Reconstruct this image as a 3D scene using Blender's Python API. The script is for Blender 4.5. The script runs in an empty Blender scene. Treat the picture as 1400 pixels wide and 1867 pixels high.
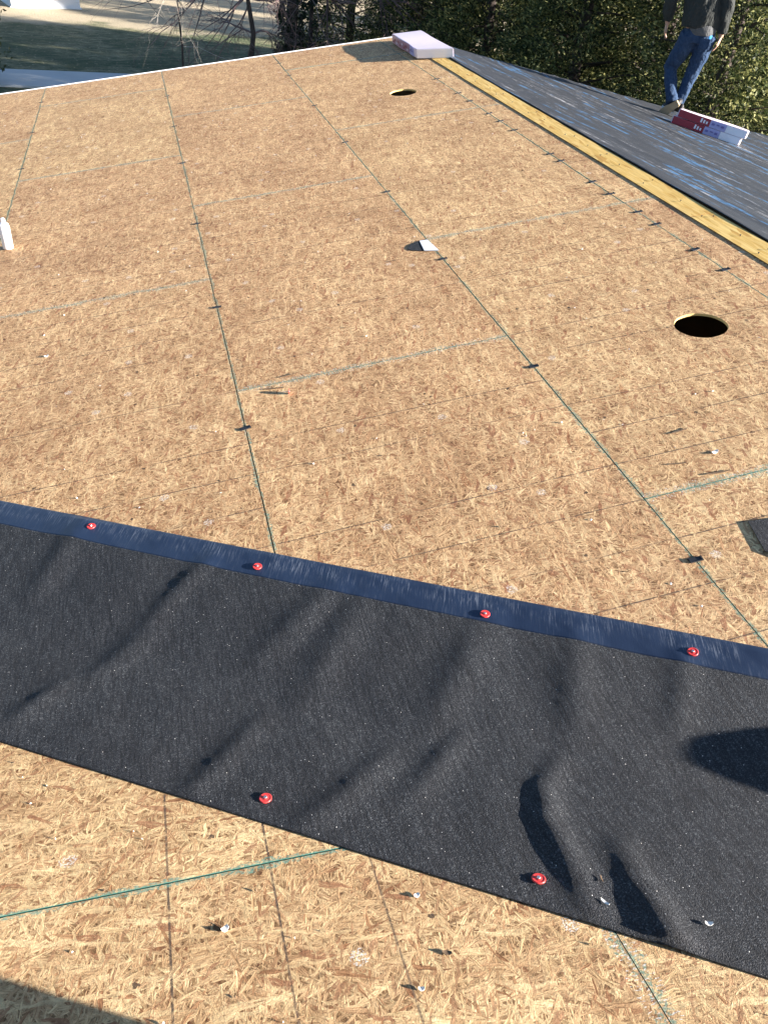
import bpy, bmesh, math, random
import numpy as np
from mathutils import Vector, Matrix
R = math.radians
C = bpy.context.scene.collection
SC = bpy.context.scene
rng = random.Random(7)
NR = np.random.default_rng(11)

# ------------------------------------------------------------------ camera
PITCH, YAW, ROLL = 0.6582824, 0.3272150, -0.1099816
CAM = Vector((-0.3031, -2.6939, 1.7128))
cy, sy, cp, sp = math.cos(YAW), math.sin(YAW), math.cos(PITCH), math.sin(PITCH)
fwd = Vector((sy*cp, cy*cp, -sp)); rgt = Vector((cy, -sy, 0)); dwn = fwd.cross(rgt)
r2 = rgt*math.cos(ROLL) + dwn*math.sin(ROLL); d2 = dwn*math.cos(ROLL) - rgt*math.sin(ROLL)
cam = bpy.data.cameras.new('camera'); camo = bpy.data.objects.new('camera', cam); C.objects.link(camo)
m = Matrix((r2, -d2, -fwd)).transposed().to_4x4(); m.translation = CAM
camo.matrix_world = m
cam.sensor_fit = 'HORIZONTAL'; cam.sensor_width = 36; cam.lens = 36*1449.0/1400
cam.clip_start = 0.05; cam.clip_end = 2000
SC.camera = camo

# ------------------------------------------------------------------ light
SUN_EL, SUN_AZ = R(18.0), R(28.0)          # azimuth measured from +X towards -Y
SUN = Vector((math.cos(SUN_EL)*math.cos(SUN_AZ), -math.cos(SUN_EL)*math.sin(SUN_AZ), math.sin(SUN_EL)))
world = bpy.data.worlds.new('World'); SC.world = world; world.use_nodes = True
wn = world.node_tree.nodes; wn.clear()
sky = wn.new('ShaderNodeTexSky'); sky.sky_type = 'NISHITA'; sky.sun_disc = False
sky.sun_elevation = SUN_EL; sky.sun_rotation = math.atan2(SUN.x, SUN.y)
sky.air_density = 1.0; sky.dust_density = 0.6; sky.ozone_density = 3.0
bg = wn.new('ShaderNodeBackground'); bg.inputs[1].default_value = 0.05
wo = wn.new('ShaderNodeOutputWorld')
world.node_tree.links.new(sky.outputs[0], bg.inputs[0]); world.node_tree.links.new(bg.outputs[0], wo.inputs[0])
sl = bpy.data.lights.new('sun', 'SUN'); sl.energy = 5.0; sl.angle = R(0.53); sl.color = (1.0, 0.92, 0.84)
slo = bpy.data.objects.new('sun', sl); C.objects.link(slo)
slo.rotation_euler = (-SUN).to_track_quat('-Z', 'Y').to_euler()
SC.view_settings.view_transform = 'Standard'; SC.view_settings.look = 'None'
SC.view_settings.gamma = 1; SC.view_settings.use_curve_mapping = False
SC.view_settings.exposure = 2.28

# ------------------------------------------------------------------ helpers
def tag(o, label=None, cat=None, group=None, kind=None):
    if label: o['label'] = label
    if cat: o['category'] = cat
    if group: o['group'] = group
    if kind: o['kind'] = kind
    return o
def empty(name, loc=(0, 0, 0), label=None, cat=None, group=None, mat=None):
    o = bpy.data.objects.new(name, None); C.objects.link(o)
    if mat is not None: o.matrix_world = mat
    else: o.location = loc
    o.empty_display_size = 0.1
    return tag(o, label, cat, group)
def mesh(name, V, F, mats=None, parent=None, smooth=False, midx=None, M=None):
    me = bpy.data.meshes.new(name); me.from_pydata([tuple(v) for v in V], [], [tuple(f) for f in F])
    for mm in ([] if mats is None else mats if isinstance(mats, (list, tuple)) else [mats]): me.materials.append(mm)
    if midx is not None: me.polygons.foreach_set('material_index', list(midx))
    if smooth: me.polygons.foreach_set('use_smooth', [True]*len(me.polygons))
    me.update()
    o = bpy.data.objects.new(name, me); C.objects.link(o)
    if parent is not None: o.parent = parent
    if M is not None: o.matrix_local = M
    return o
def npmesh(name, V, F, mat, parent=None, smooth=False):
    V = np.asarray(V, dtype=np.float32); F = np.asarray(F, dtype=np.int32)
    me = bpy.data.meshes.new(name); k = F.shape[1]
    me.vertices.add(len(V)); me.vertices.foreach_set('co', V.ravel())
    me.loops.add(F.size); me.loops.foreach_set('vertex_index', F.ravel())
    me.polygons.add(len(F)); me.polygons.foreach_set('loop_start', np.arange(0, F.size, k, dtype=np.int32))
    me.polygons.foreach_set('loop_total', np.full(len(F), k, dtype=np.int32))
    if smooth: me.polygons.foreach_set('use_smooth', np.ones(len(F), dtype=bool))
    if mat: me.materials.append(mat)
    me.update(calc_edges=True); me.validate()
    o = bpy.data.objects.new(name, me); C.objects.link(o)
    if parent is not None: o.parent = parent
    return o
def boxvf(x0, x1, y0, y1, z0, z1):
    V = [(x0,y0,z0),(x1,y0,z0),(x1,y1,z0),(x0,y1,z0),(x0,y0,z1),(x1,y0,z1),(x1,y1,z1),(x0,y1,z1)]
    F = [(0,3,2,1),(4,5,6,7),(0,1,5,4),(1,2,6,5),(2,3,7,6),(3,0,4,7)]
    return V, F
class MB:
    def __init__(s): s.V = []; s.F = []; s.I = []
    def add(s, V, F, i=0):
        b = len(s.V); s.V += [tuple(v) for v in V]; s.F += [tuple(x+b for x in f) for f in F]; s.I += [i]*len(F)
    def box(s, *a, i=0): s.add(*boxvf(*a), i=i)
    def tube(s, P, rad, n=6, i=0, cap=True):
        V, F = loft([(p, r_, r_) for p, r_ in zip(P, rad)], n, cap); s.add(V, F, i)
    def build(s, name, mats, parent=None, smooth=False, M=None):
        return mesh(name, s.V, s.F, mats, parent, smooth, s.I, M)
def loft(secs, n=12, cap=True, ref=None):
    """secs: list of (centre, half-width, half-depth); rings perpendicular to the path."""
    P = [Vector(s_[0]) for s_ in secs]; V = []; F = []
    prev = Vector(ref) if ref is not None else None
    for k, s_ in enumerate(secs):
        t = (P[min(k+1, len(P)-1)] - P[max(k-1, 0)]).normalized()
        if prev is None:
            prev = Vector((1, 0, 0)) if abs(t.x) < .8 else Vector((0, 1, 0))
        u = (prev - t*prev.dot(t))
        u = u.normalized() if u.length > 1e-5 else t.orthogonal().normalized()
        w = t.cross(u); prev = u
        for j in range(n):
            a = 2*math.pi*j/n
            V.append(P[k] + u*math.cos(a)*s_[1] + w*math.sin(a)*s_[2])
    for k in range(len(secs)-1):
        for j in range(n):
            F.append((k*n+j, k*n+(j+1) % n, (k+1)*n+(j+1) % n, (k+1)*n+j))
    if cap:
        F.append(tuple(range(n-1, -1, -1))); b = (len(secs)-1)*n; F.append(tuple(range(b, b+n)))
    return V, F
def ellipsoid(c, rx, ry, rz, n=12, m_=8):
    V = []; F = []
    for i in range(m_+1):
        t = math.pi*i/m_
        for j in range(n):
            a = 2*math.pi*j/n
            V.append((c[0]+rx*math.sin(t)*math.cos(a), c[1]+ry*math.sin(t)*math.sin(a), c[2]+rz*math.cos(t)))
    for i in range(m_):
        for j in range(n): F.append((i*n+j, (i+1)*n+j, (i+1)*n+(j+1) % n, i*n+(j+1) % n))
    return V, F

# value noise for mesh relief
_T = NR.random((64, 64))
def vnoise(x, y):
    x = np.asarray(x); y = np.asarray(y)
    xi = np.floor(x).astype(int); yi = np.floor(y).astype(int); fx = x-xi; fy = y-yi
    fx = fx*fx*(3-2*fx); fy = fy*fy*(3-2*fy)
    g = lambda a, b: _T[a % 64, b % 64]
    return (g(xi,yi)*(1-fx)+g(xi+1,yi)*fx)*(1-fy)+(g(xi,yi+1)*(1-fx)+g(xi+1,yi+1)*fx)*fy

# ------------------------------------------------------------------ material helpers
class NT:
    def __init__(s, name):
        s.m = bpy.data.materials.new(name); s.m.use_nodes = True; s.t = s.m.node_tree
        s.b = s.t.nodes['Principled BSDF']; s.out = s.t.nodes['Material Output']
        s.b.inputs['Specular IOR Level'].default_value = 0.3
    def n(s, typ, **kw):
        x = s.t.nodes.new('ShaderNode'+typ)
        for k, v in kw.items(): setattr(x, k, v)
        return x
    def L(s, a, b): s.t.links.new(a, b)
    def inp(s, sock, v):
        if isinstance(v, bpy.types.NodeSocket): s.L(v, sock)
        else: sock.default_value = v
    def math(s, op, a, b=None, c=None):
        x = s.n('Math', operation=op); s.inp(x.inputs[0], a)
        if b is not None: s.inp(x.inputs[1], b)
        if c is not None: s.inp(x.inputs[2], c)
        return x.outputs[0]
    def vmath(s, op, a, b=None):
        x = s.n('VectorMath', operation=op); s.inp(x.inputs[0], a)
        if b is not None: s.inp(x.inputs[1], b)
        return x.outputs[0]
    def mixc(s, f, a, b, blend='MIX'):
        x = s.n('Mix', data_type='RGBA', blend_type=blend); s.inp(x.inputs[0], f)
        s.inp(x.inputs[6], (*a, 1) if isinstance(a, tuple) else a); s.inp(x.inputs[7], (*b, 1) if isinstance(b, tuple) else b)
        return x.outputs[2]
    def mixf(s, f, a, b):
        x = s.n('Mix', data_type='FLOAT'); s.inp(x.inputs[0], f); s.inp(x.inputs[2], a); s.inp(x.inputs[3], b)
        return x.outputs[0]
    def mapping(s, v, scale=(1,1,1), rot=(0,0,0), loc=(0,0,0)):
        x = s.n('Mapping'); s.L(v, x.inputs[0]); x.inputs[1].default_value = loc; x.inputs[2].default_value = rot; x.inputs[3].default_value = scale
        return x.outputs[0]
    def noise(s, v, scale, detail=3, rough=.55, dist=0):
        x = s.n('TexNoise'); s.L(v, x.inputs['Vector']); x.inputs['Scale'].default_value = scale
        x.inputs['Detail'].default_value = detail; x.inputs['Roughness'].default_value = rough; x.inputs['Distortion'].default_value = dist
        return x.outputs[0]
    def voro(s, v, scale, dims='3D', feat='F1'):
        x = s.n('TexVoronoi', voronoi_dimensions=dims, feature=feat); s.L(v, x.inputs['Vector']); x.inputs['Scale'].default_value = scale
        return x
    def ramp(s, f, stops, interp='LINEAR'):
        x = s.n('ValToRGB'); s.L(f, x.inputs[0]); x.color_ramp.interpolation = interp
        e = x.color_ramp.elements
        while len(e) > 1: e.remove(e[-1])
        e[0].position = stops[0][0]; e[0].color = (*stops[0][1], 1)
        for p, c in stops[1:]:
            k = e.new(p); k.color = (*c, 1)
        return x.outputs[0]
    def sstep(s, v, a, b):
        x = s.n('MapRange', interpolation_type='SMOOTHSTEP'); s.inp(x.inputs[0], v)
        x.inputs[1].default_value = a; x.inputs[2].default_value = b
        return x.outputs[0]
    def sep(s, v):
        x = s.n('SeparateXYZ'); s.L(v, x.inputs[0]); return x.outputs
    def obj(s): return s.n('TexCoord').outputs['Object']
    def bump(s, h, dist, strength=1.0):
        x = s.n('Bump'); s.L(h, x.inputs['Height']); x.inputs['Distance'].default_value = dist; x.inputs['Strength'].default_value = strength
        s.L(x.outputs[0], s.b.inputs['Normal'])
    def fin(s, col=None, rough=None, spec=None, metal=None):
        if col is not None: s.inp(s.b.inputs['Base Color'], (*col, 1) if isinstance(col, tuple) else col)
        if rough is not None: s.inp(s.b.inputs['Roughness'], rough)
        if spec is not None: s.b.inputs['Specular IOR Level'].default_value = spec
        if metal is not None: s.b.inputs['Metallic'].default_value = metal
        return s.m
def plain(name, col, rough=.6, spec=.3, metal=0, var=.15, scale=20):
    t = NT(name); n = t.noise(t.obj(), scale, 4)
    c = t.mixc(n, tuple(x*(1-var) for x in col), tuple(min(1, x*(1+var)) for x in col))
    return t.fin(c, rough, spec, metal)

def make_osb(name, bright=1.0):
    t = NT(name); o = t.obj()
    at = t.n('Attribute', attribute_type='OBJECT', attribute_name='seed').outputs['Fac']
    sv = t.n('CombineXYZ'); t.L(t.math('MULTIPLY', at, 7.31), sv.inputs[0]); t.L(t.math('MULTIPLY', at, 3.77), sv.inputs[1])
    p0 = t.vmath('ADD', o, sv.outputs[0])
    wn_ = t.n('TexNoise'); t.L(p0, wn_.inputs['Vector']); wn_.inputs['Scale'].default_value = 22; wn_.inputs['Detail'].default_value = 2
    warp = t.vmath('SCALE', t.vmath('SUBTRACT', wn_.outputs['Color'], (.5, .5, .5))); warp.node.inputs['Scale'].default_value = .014
    p = t.vmath('ADD', p0, warp)
    warp0 = t.vmath('SCALE', t.vmath('SUBTRACT', wn_.outputs['Color'], (.5, .5, .5))); warp0.node.inputs['Scale'].default_value = .02
    pw0 = t.vmath('ADD', p0, warp0)
    layers = [(0, .058, .0078), (62, .040, .0068), (-48, .042, .0064), (17, .068, .0095), (95, .035, .0055), (-20, .046, .0058), (38, .026, .004), (-75, .024, .0034)]
    H = Cc = G = None
    for k, (ang, Ln, W) in enumerate(layers):
        pr = t.mapping(p, rot=(0, 0, R(ang)), loc=(k*3.1, k*1.7, 0))
        ps = t.mapping(pr, scale=(1/Ln, 1/W, 0))
        v = t.voro(ps, 1.0, '2D'); cs = t.sep(v.outputs['Color'])
        g = t.noise(t.mapping(pr, scale=(22, 230, 0)), 1.0, 4, .72, .25)
        h = cs[0]
        if H is None: H, Cc, G = h, cs[1], g
        else:
            f = t.math('GREATER_THAN', h, H)
            H = t.mixf(f, H, h); Cc = t.mixf(f, Cc, cs[1]); G = t.mixf(f, G, g)
    # strand tone: mostly tan, a few rusty, a few pale
    Hn = t.sstep(H, .62, 1.0)
    col = t.ramp(Cc, [(0, (.24, .12, .065)), (.03, (.32, .18, .10)), (.08, (.41, .26, .155)), (.3, (.455, .312, .19)), (.6, (.49, .347, .215)), (.88, (.54, .395, .245)), (1, (.62, .475, .30))])
    gr = t.ramp(G, [(.30, (.30, .24, .18)), (.42, (.74, .70, .64)), (.52, (1.02, 1.02, 1.0)), (.70, (1.44, 1.47, 1.5))])
    col = t.mixc(1, col, gr, 'MULTIPLY')
    col = t.mixc(1, col, t.ramp(Hn, [(0, (.42, .36, .30)), (.28, (.88, .86, .84)), (.5, (1, 1, 1)), (1, (1.08, 1.08, 1.07))]), 'MULTIPLY')
    fis = t.sstep(t.noise(t.mapping(p, scale=(150, 420, 0), rot=(0, 0, R(25))), 1, 3, .7, .6), .60, .68)
    col = t.mixc(t.math('MULTIPLY', fis, .6), col, (.12, .075, .045))
    # single rusty bark-side flakes and pale flakes lying on top
    for k, (ang, Ln, W, th, cc) in enumerate(((24, .048, .012, .979, (.27, .125, .07)), (-40, .034, .0095, .976, (.31, .165, .095)), (8, .065, .0085, .94, (.60, .455, .28)), (75, .042, .007, .95, (.57, .43, .26)), (-70, .028, .006, .975, (.33, .19, .11)))):
        pv = t.mapping(pw0, rot=(0, 0, R(ang)), loc=(k*2.3+9, k*1.1, 0)); vv = t.voro(t.mapping(pv, scale=(1/Ln, 1/W, 0)), 1, '2D')
        fk = t.math('MULTIPLY', t.math('GREATER_THAN', t.sep(vv.outputs['Color'])[0], th), t.math('MULTIPLY_ADD', t.sstep(t.noise(t.mapping(pv, scale=(30, 300, 0)), 1, 3), .35, .5), .5, .32))
        col = t.mixc(fk, col, cc)
    mot = t.noise(p, 46, 6, .8); col = t.mixc(1, col, t.ramp(mot, [(.30, (.52, .46, .42)), (.44, (.90, .88, .87)), (.56, (1.06, 1.06, 1.06)), (.70, (1.36, 1.38, 1.40))]), 'MULTIPLY')
    mo2 = t.noise(t.mapping(p0, scale=(7, 15, 0), rot=(0, 0, R(80))), 1, 4, .7); col = t.mixc(1, col, t.ramp(mo2, [(.33, (.80, .73, .67)), (.67, (1.18, 1.19, 1.18))]), 'MULTIPLY')
    # broad tone drift and per panel tint
    big = t.noise(p0, 1.6, 3); col = t.mixc(1, col, t.ramp(big, [(.3, (.84, .78, .72)), (.7, (1.10, 1.08, 1.02))]), 'MULTIPLY')
    tint = t.n('Attribute', attribute_type='OBJECT', attribute_name='tint').outputs['Fac']
    col = t.mixc(tint, t.mixc(1, col, (.98, .93, .87), 'MULTIPLY'), t.mixc(1, col, (1.05, 1.08, 1.0), 'MULTIPLY'))
    # printed nailing lines every 8 inches, unevenly inked
    x, y, z = t.sep(o)
    hx = t.n('Attribute', attribute_type='OBJECT', attribute_name='hx').outputs['Fac']
    hy = t.n('Attribute', attribute_type='OBJECT', attribute_name='hy').outputs['Fac']
    off = t.n('Attribute', attribute_type='OBJECT', attribute_name='off').outputs['Fac']
    xl = t.math('DIVIDE', t.math('SUBTRACT', x, off), .2032); xr = t.math('ROUND', xl)
    dl = t.math('MULTIPLY', t.math('ABSOLUTE', t.math('SUBTRACT', xl, xr)), .2032)
    wv = t.n('TexWhiteNoise', noise_dimensions='2D'); cb = t.n('CombineXYZ'); t.L(xr, cb.inputs[0]); t.L(at, cb.inputs[1]); t.L(cb.outputs[0], wv.inputs['Vector'])
    lo = t.n('Attribute', attribute_type='OBJECT', attribute_name='lo').outputs['Fac']; hi = t.n('Attribute', attribute_type='OBJECT', attribute_name='hi').outputs['Fac']
    rn = t.n('Attribute', attribute_type='OBJECT', attribute_name='rnd').outputs['Fac']
    btw = t.math('MULTIPLY', t.math('GREATER_THAN', xr, t.math('SUBTRACT', lo, .5)), t.math('LESS_THAN', xr, t.math('ADD', hi, .5)))
    vis = t.math('MAXIMUM', t.math('MULTIPLY', t.sstep(wv.outputs['Value'], .0, .45), rn), btw)
    ink = t.math('MULTIPLY', t.math('SUBTRACT', 1, t.sstep(dl, .0013, .0034)), t.sstep(t.noise(p0, 55, 3), .28, .5))
    ink = t.math('MULTIPLY', t.math('MULTIPLY', ink, vis), t.math('MAXIMUM', t.math('MULTIPLY_ADD', t.sstep(t.noise(p0, 3.2, 2), .34, .5), .8, .2), t.math('MULTIPLY', btw, .75)))
    col = t.mixc(t.math('MULTIPLY', ink, .85), col, (.05, .036, .03))
    # green edge sealer overspray and frayed white fibres at the sheet edges
    ex = t.math('SUBTRACT', hx, t.math('ABSOLUTE', x)); ey = t.math('SUBTRACT', hy, t.math('ABSOLUTE', t.math('ADD', y, 0)))
    nz = t.noise(p0, 130, 3); nb = t.noise(p0, 5, 3)
    ow = t.math('MULTIPLY_ADD', t.noise(p0, 9, 4, .65), .052, -.0185)
    gy = t.math('MULTIPLY', t.math('LESS_THAN', ey, ow), t.sstep(nz, .44, .56))
    gx = t.math('MULTIPLY', t.math('LESS_THAN', ex, t.math('MULTIPLY', ow, 2.2)), t.sstep(nz, .46, .62))
    gl = t.math('MAXIMUM', t.math('MAXIMUM', gy, gx), t.math('MULTIPLY', t.math('LESS_THAN', t.math('MINIMUM', ex, ey), t.math('MULTIPLY_ADD', nb, .013, -.001)), t.math('MULTIPLY', t.sstep(nz, .38, .52), t.sstep(t.noise(p0, 4.5, 4, .6), .40, .56))))
    col = t.mixc(t.math('MULTIPLY', gl, .68), col, (.095, .245, .195))
    wf = t.math('MULTIPLY', t.math('LESS_THAN', ex, t.math('MULTIPLY', nb, .055)), t.sstep(t.noise(t.mapping(p0, scale=(90, 240, 0)), 1, 2), .57, .66))
    col = t.mixc(t.math('MULTIPLY', wf, .8), col, (.62, .6, .55))
    # boot scuffs, knots and old fastener holes
    wn2 = t.n('TexNoise'); t.L(p0, wn2.inputs['Vector']); wn2.inputs['Scale'].default_value = 90; wn2.inputs['Detail'].default_value = 3
    w2 = t.vmath('SCALE', t.vmath('SUBTRACT', wn2.outputs['Color'], (.5, .5, .5))); w2.node.inputs['Scale'].default_value = .022
    pw = t.vmath('ADD', p0, w2)
    sv2 = t.voro(pw, 3.3, '2D'); hole = t.math('MULTIPLY', t.math('LESS_THAN', sv2.outputs['Distance'], .022), t.math('GREATER_THAN', t.sep(sv2.outputs['Color'])[1], .45))
    col = t.mixc(t.math('MULTIPLY', hole, .85), col, (.035, .022, .016))
    sv3 = t.voro(pw, 4.1, '2D'); wsp = t.math('MULTIPLY', t.math('MULTIPLY', t.math('LESS_THAN', sv3.outputs['Distance'], .07), t.math('GREATER_THAN', t.sep(sv3.outputs['Color'])[2], .72)), t.sstep(t.noise(p0, 210, 2), .5, .56))
    col = t.mixc(t.math('MULTIPLY', wsp, .7), col, (.66, .62, .56))
    if bright != 1: col = t.mixc(1, col, (bright, bright, bright), 'MULTIPLY')
    fine = t.noise(p0, 420, 3)
    hh = t.math('ADD', t.math('MULTIPLY', Hn, .75), t.math('ADD', t.math('MULTIPLY', G, 1.15), t.math('ADD', t.math('MULTIPLY', fine, .7), t.math('MULTIPLY', mot, 1.2))))
    hh = t.math('SUBTRACT', hh, hole)
    t.bump(hh, .0030, .9)
    return t.fin(col, .72, .25)
M = {}
M['osb'] = make_osb('osb_strands')
M['green_edge'] = plain('green_edge_sealer', (.04, .135, .11), .7, var=.4, scale=60)
M['raw_edge'] = plain('raw_cut_wood', (.62, .44, .17), .8, var=.25, scale=150)

def make_felt():
    t = NT('mineral_granules'); o = t.obj()
    v = t.voro(o, 430, '3D'); cs = t.sep(v.outputs['Color'])
    c = t.ramp(cs[0], [(0, (.003, .0037, .0058)), (.55, (.0125, .0142, .0175)), (.85, (.026, .028, .032)), (1, (.066, .068, .072))])
    n1 = t.noise(t.mapping(o, scale=(1, 1, 1)), 3, 4); c = t.mixc(1, c, t.ramp(n1, [(.3, (.8, .8, .82)), (.7, (1.2, 1.2, 1.18))]), 'MULTIPLY')
    rib = t.noise(t.mapping(o, scale=(170, 13, 50), rot=(0, 0, R(30))), 1, 3, .6); c = t.mixc(1, c, t.ramp(rib, [(.38, (.55, .55, .58)), (.60, (1.42, 1.42, 1.38))]), 'MULTIPLY')
    v2 = t.voro(o, 120, '3D'); sp_ = t.math('MULTIPLY', t.math('LESS_THAN', v2.outputs['Distance'], .13), t.math('GREATER_THAN', t.sep(v2.outputs['Color'])[1], .955))
    v3 = t.voro(o, 48, '3D'); sp3 = t.math('MULTIPLY', t.math('LESS_THAN', v3.outputs['Distance'], .05), t.math('GREATER_THAN', t.sep(v3.outputs['Color'])[1], .9))
    c = t.mixc(t.math('MAXIMUM', sp_, sp3), c, (.62, .60, .56))
    h = t.math('ADD', t.math('MULTIPLY', cs[0], .5), t.math('SUBTRACT', .5, v.outputs['Distance']))
    h = t.math('ADD', h, t.math('ADD', t.math('MULTIPLY', t.noise(o, 160, 3), .9), t.math('MULTIPLY', rib, .9)))
    t.bump(h, .0014, .9)
    return t.fin(c, .75, .35)
M['felt'] = make_felt()
W1, W2, SEL = .5056, .416, .112
def make_selvage():
    t = NT('selvage_film'); uv = t.n('UVMap').outputs[0]
    u0, w0, _z = t.sep(uv); cuv = t.n('CombineXYZ'); t.L(t.math('MULTIPLY_ADD', w0, .22, u0), cuv.inputs[0]); t.L(w0, cuv.inputs[1]); uv2 = cuv.outputs[0]
    s1 = t.noise(t.mapping(uv2, scale=(230, 14, 1)), 1, 5, .75, .5); s2 = t.noise(t.mapping(uv, scale=(5, 6, 1)), 1, 3)
    top = t.math('MULTIPLY_ADD', t.sstep(w0, W1-SEL+.03, W1-SEL+.065), .75, .25)
    f = t.math('MULTIPLY', t.math('MULTIPLY', t.sstep(s1, .50, .64), t.sstep(s2, .36, .60)), top)
    c = t.mixc(t.math('MULTIPLY', f, .75), t.mixc(s2, (.008, .016, .040), (.018, .033, .066)), (.17, .19, .225))  # blue of the reflected sky put into the film colour, pale scratches over it
    t.bump(t.math('ADD', s1, t.noise(t.obj(), 300, 3)), .0006, .5)
    return t.fin(c, .42, .45)
M['selvage'] = make_selvage()
def make_underlay():
    t = NT('woven_underlayment'); o = t.obj()
    o = t.mapping(o, rot=(0, 0, R(-5)))
    s1 = t.noise(t.mapping(o, scale=(17, .8, 1)), 1, 6, .7, .7); s2 = t.noise(t.mapping(o, scale=(42, 2.6, 1), rot=(0, 0, R(4))), 1, 4, .65, .4)
    f = t.math('MAXIMUM', t.sstep(s1, .575, .65), t.math('MULTIPLY', t.sstep(s2, .58, .68), .45))
    f = t.math('MULTIPLY', f, t.sstep(t.noise(o, 18, 4), .36, .60))
    c = t.mixc(t.noise(o, 6, 4), (.015, .0165, .0195), (.027, .029, .033))
    c = t.mixc(t.math('MULTIPLY', f, .85), c, (.25, .255, .27))
    b1 = t.math('MULTIPLY', t.sstep(t.noise(t.mapping(o, scale=(10, .9, 1), loc=(4, 2, 0)), 1, 3), .57, .62), t.sstep(t.noise(o, 13, 3), .38, .58))
    c = t.mixc(t.math('MULTIPLY', b1, .8), c, (.035, .105, .21))
    t.bump(t.math('ADD', s1, t.math('MULTIPLY', s2, .5)), .006, .5)
    return t.fin(c, .6, .35)
M['underlay'] = make_underlay()
def make_board():
    t = NT('yellow_ripped_board'); o = t.obj()
    v = t.voro(t.mapping(o, scale=(1/.10, 1/.018, 0), rot=(0, 0, R(9))), 1, '2D'); cs = t.sep(v.outputs['Color'])
    g = t.noise(t.mapping(o, scale=(5, 90, 0)), 1, 3)
    c = t.ramp(cs[0], [(0, (.46, .26, .065)), (.15, (.60, .39, .11)), (1, (.70, .50, .185))])
    c = t.mixc(1, c, t.ramp(g, [(.3, (.8, .75, .65)), (.7, (1.08, 1.08, 1.05))]), 'MULTIPLY')
    t.bump(t.math('ADD', t.math('MULTIPLY', cs[1], .6), g), .0013, .6)
    return t.fin(c, .7)
M['board'] = make_board()
M['board_edge'] = plain('sawn_board_edge', (.33, .15, .035), .8, var=.3, scale=60)
M['black_metal'] = plain('dark_metal', (.018, .018, .02), .5, .5)
M['steel'] = plain('bright_steel', (.55, .55, .55), .35, .5, .9)
M['red_cap'] = plain('red_plastic', (.62, .045, .04), .38, .5)
M['white_metal'] = plain('white_painted_metal', (.74, .75, .76), .45, .5, var=.06)
M['white_plastic'] = plain('white_plastic', (.8, .8, .8), .4, .5, var=.04)
M['white_paint'] = plain('white_paint', (.72, .74, .76), .7, var=.05)
M['wrap'] = plain('printed_wrap_white', (.68, .58, .66), .35, .5, var=.08, scale=9)
M['wrap_end'] = plain('white_wrap_end', (.82, .80, .84), .35, .5, var=.05, scale=9)
M['wrap_red'] = plain('printed_wrap_red', (.30, .018, .035), .35, .5, var=.2, scale=9)
M['wrap_mauve'] = plain('printed_wrap_mauve', (.40, .20, .25), .35, .5, var=.35, scale=30)
M['wrap_lav'] = plain('printed_wrap_lavender', (.38, .36, .62), .35, .5, var=.12, scale=12)
M['wrap_ink'] = plain('dark_print', (.17, .15, .36), .5)
M['wall'] = plain('house_siding', (.45, .43, .38), .7)
M['dark_wood'] = plain('attic_timber', (.14, .09, .05), .8)
M['shingle'] = plain('asphalt_shingle', (.05, .05, .052), .9, var=.4, scale=120)
M['denim'] = None
def make_cloth(name, a, b, scale=7, bd=.02):
    t = NT(name); o = t.obj(); n = t.noise(t.mapping(o, scale=(1.6, 1.6, .7)), scale, 4, .6, .5)
    c = t.mixc(t.noise(o, 40, 3), a, b); t.bump(t.math('ADD', n, t.math('MULTIPLY', t.noise(o, 260, 2), .04)), bd, .9)
    return t.fin(c, .85, .15)
M['denim'] = make_cloth('blue_denim', (.012, .028, .070), (.045, .08, .145), 12, .05)
M['jacket'] = make_cloth('charcoal_jacket', (.026, .029, .028), (.046, .049, .046), 9, .055)
M['grey_hem'] = make_cloth('grey_sweat_cloth', (.075, .078, .08), (.11, .112, .115), 10, .025)
M['blue_cloth'] = make_cloth('blue_shirt_cloth', (.04, .20, .5), (.06, .27, .6), 10)
M['skin'] = plain('skin', (.40, .24, .17), .55, .35)
M['hair'] = plain('dark_hair', (.02, .015, .012), .6)
M['shoe_black'] = plain('black_shoe', (.02, .02, .022), .6)
M['shoe_tan'] = plain('tan_sole_rubber', (.40, .31, .19), .7)
M['shoe_white'] = plain('pale_sole_rubber', (.55, .56, .55), .6)

# ------------------------------------------------------------------ roof geometry
S1, S2 = 0.1741516, 0.2485387          # pitches of main roof and near wing
A1, A2 = math.tan(S1), math.tan(S2)
YV = -1.37146                          # valley passes (0, YV, 0)
UR, YF = 2.7754, 7.2657                # ridge (slope distance) and far rake
XR = UR*math.cos(S1); ZR = UR*math.sin(S1)
EAVE_L, EAVE_R = -4.2, 2*XR+4.2
GZ = -3.2
WY = -5.6                              # ridge of near wing
def zroof(x, y):
    z1 = A1*x if x < XR else A1*(2*XR-x)
    return max(z1, -A2*(y-YV)) if y < YF+.1 else z1
n1 = Vector((-math.sin(S1), 0, math.cos(S1))); n2 = Vector((0, math.sin(S2), math.cos(S2))); n3 = Vector((math.sin(S1), 0, math.cos(S1)))
B1 = Matrix(((0, -math.cos(S1), n1.x), (1, 0, 0), (0, -math.sin(S1), n1.z)))     # local x = +Y, local y = down slope
B2 = Matrix(((1, 0, 0), (0, math.cos(S2), n2.y), (0, -math.sin(S2), n2.z)))      # local x = +X, local y = down slope
B3 = Matrix(((0, math.cos(S1), n3.x), (-1, 0, 0), (0, -math.sin(S1), n3.z)))
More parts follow.
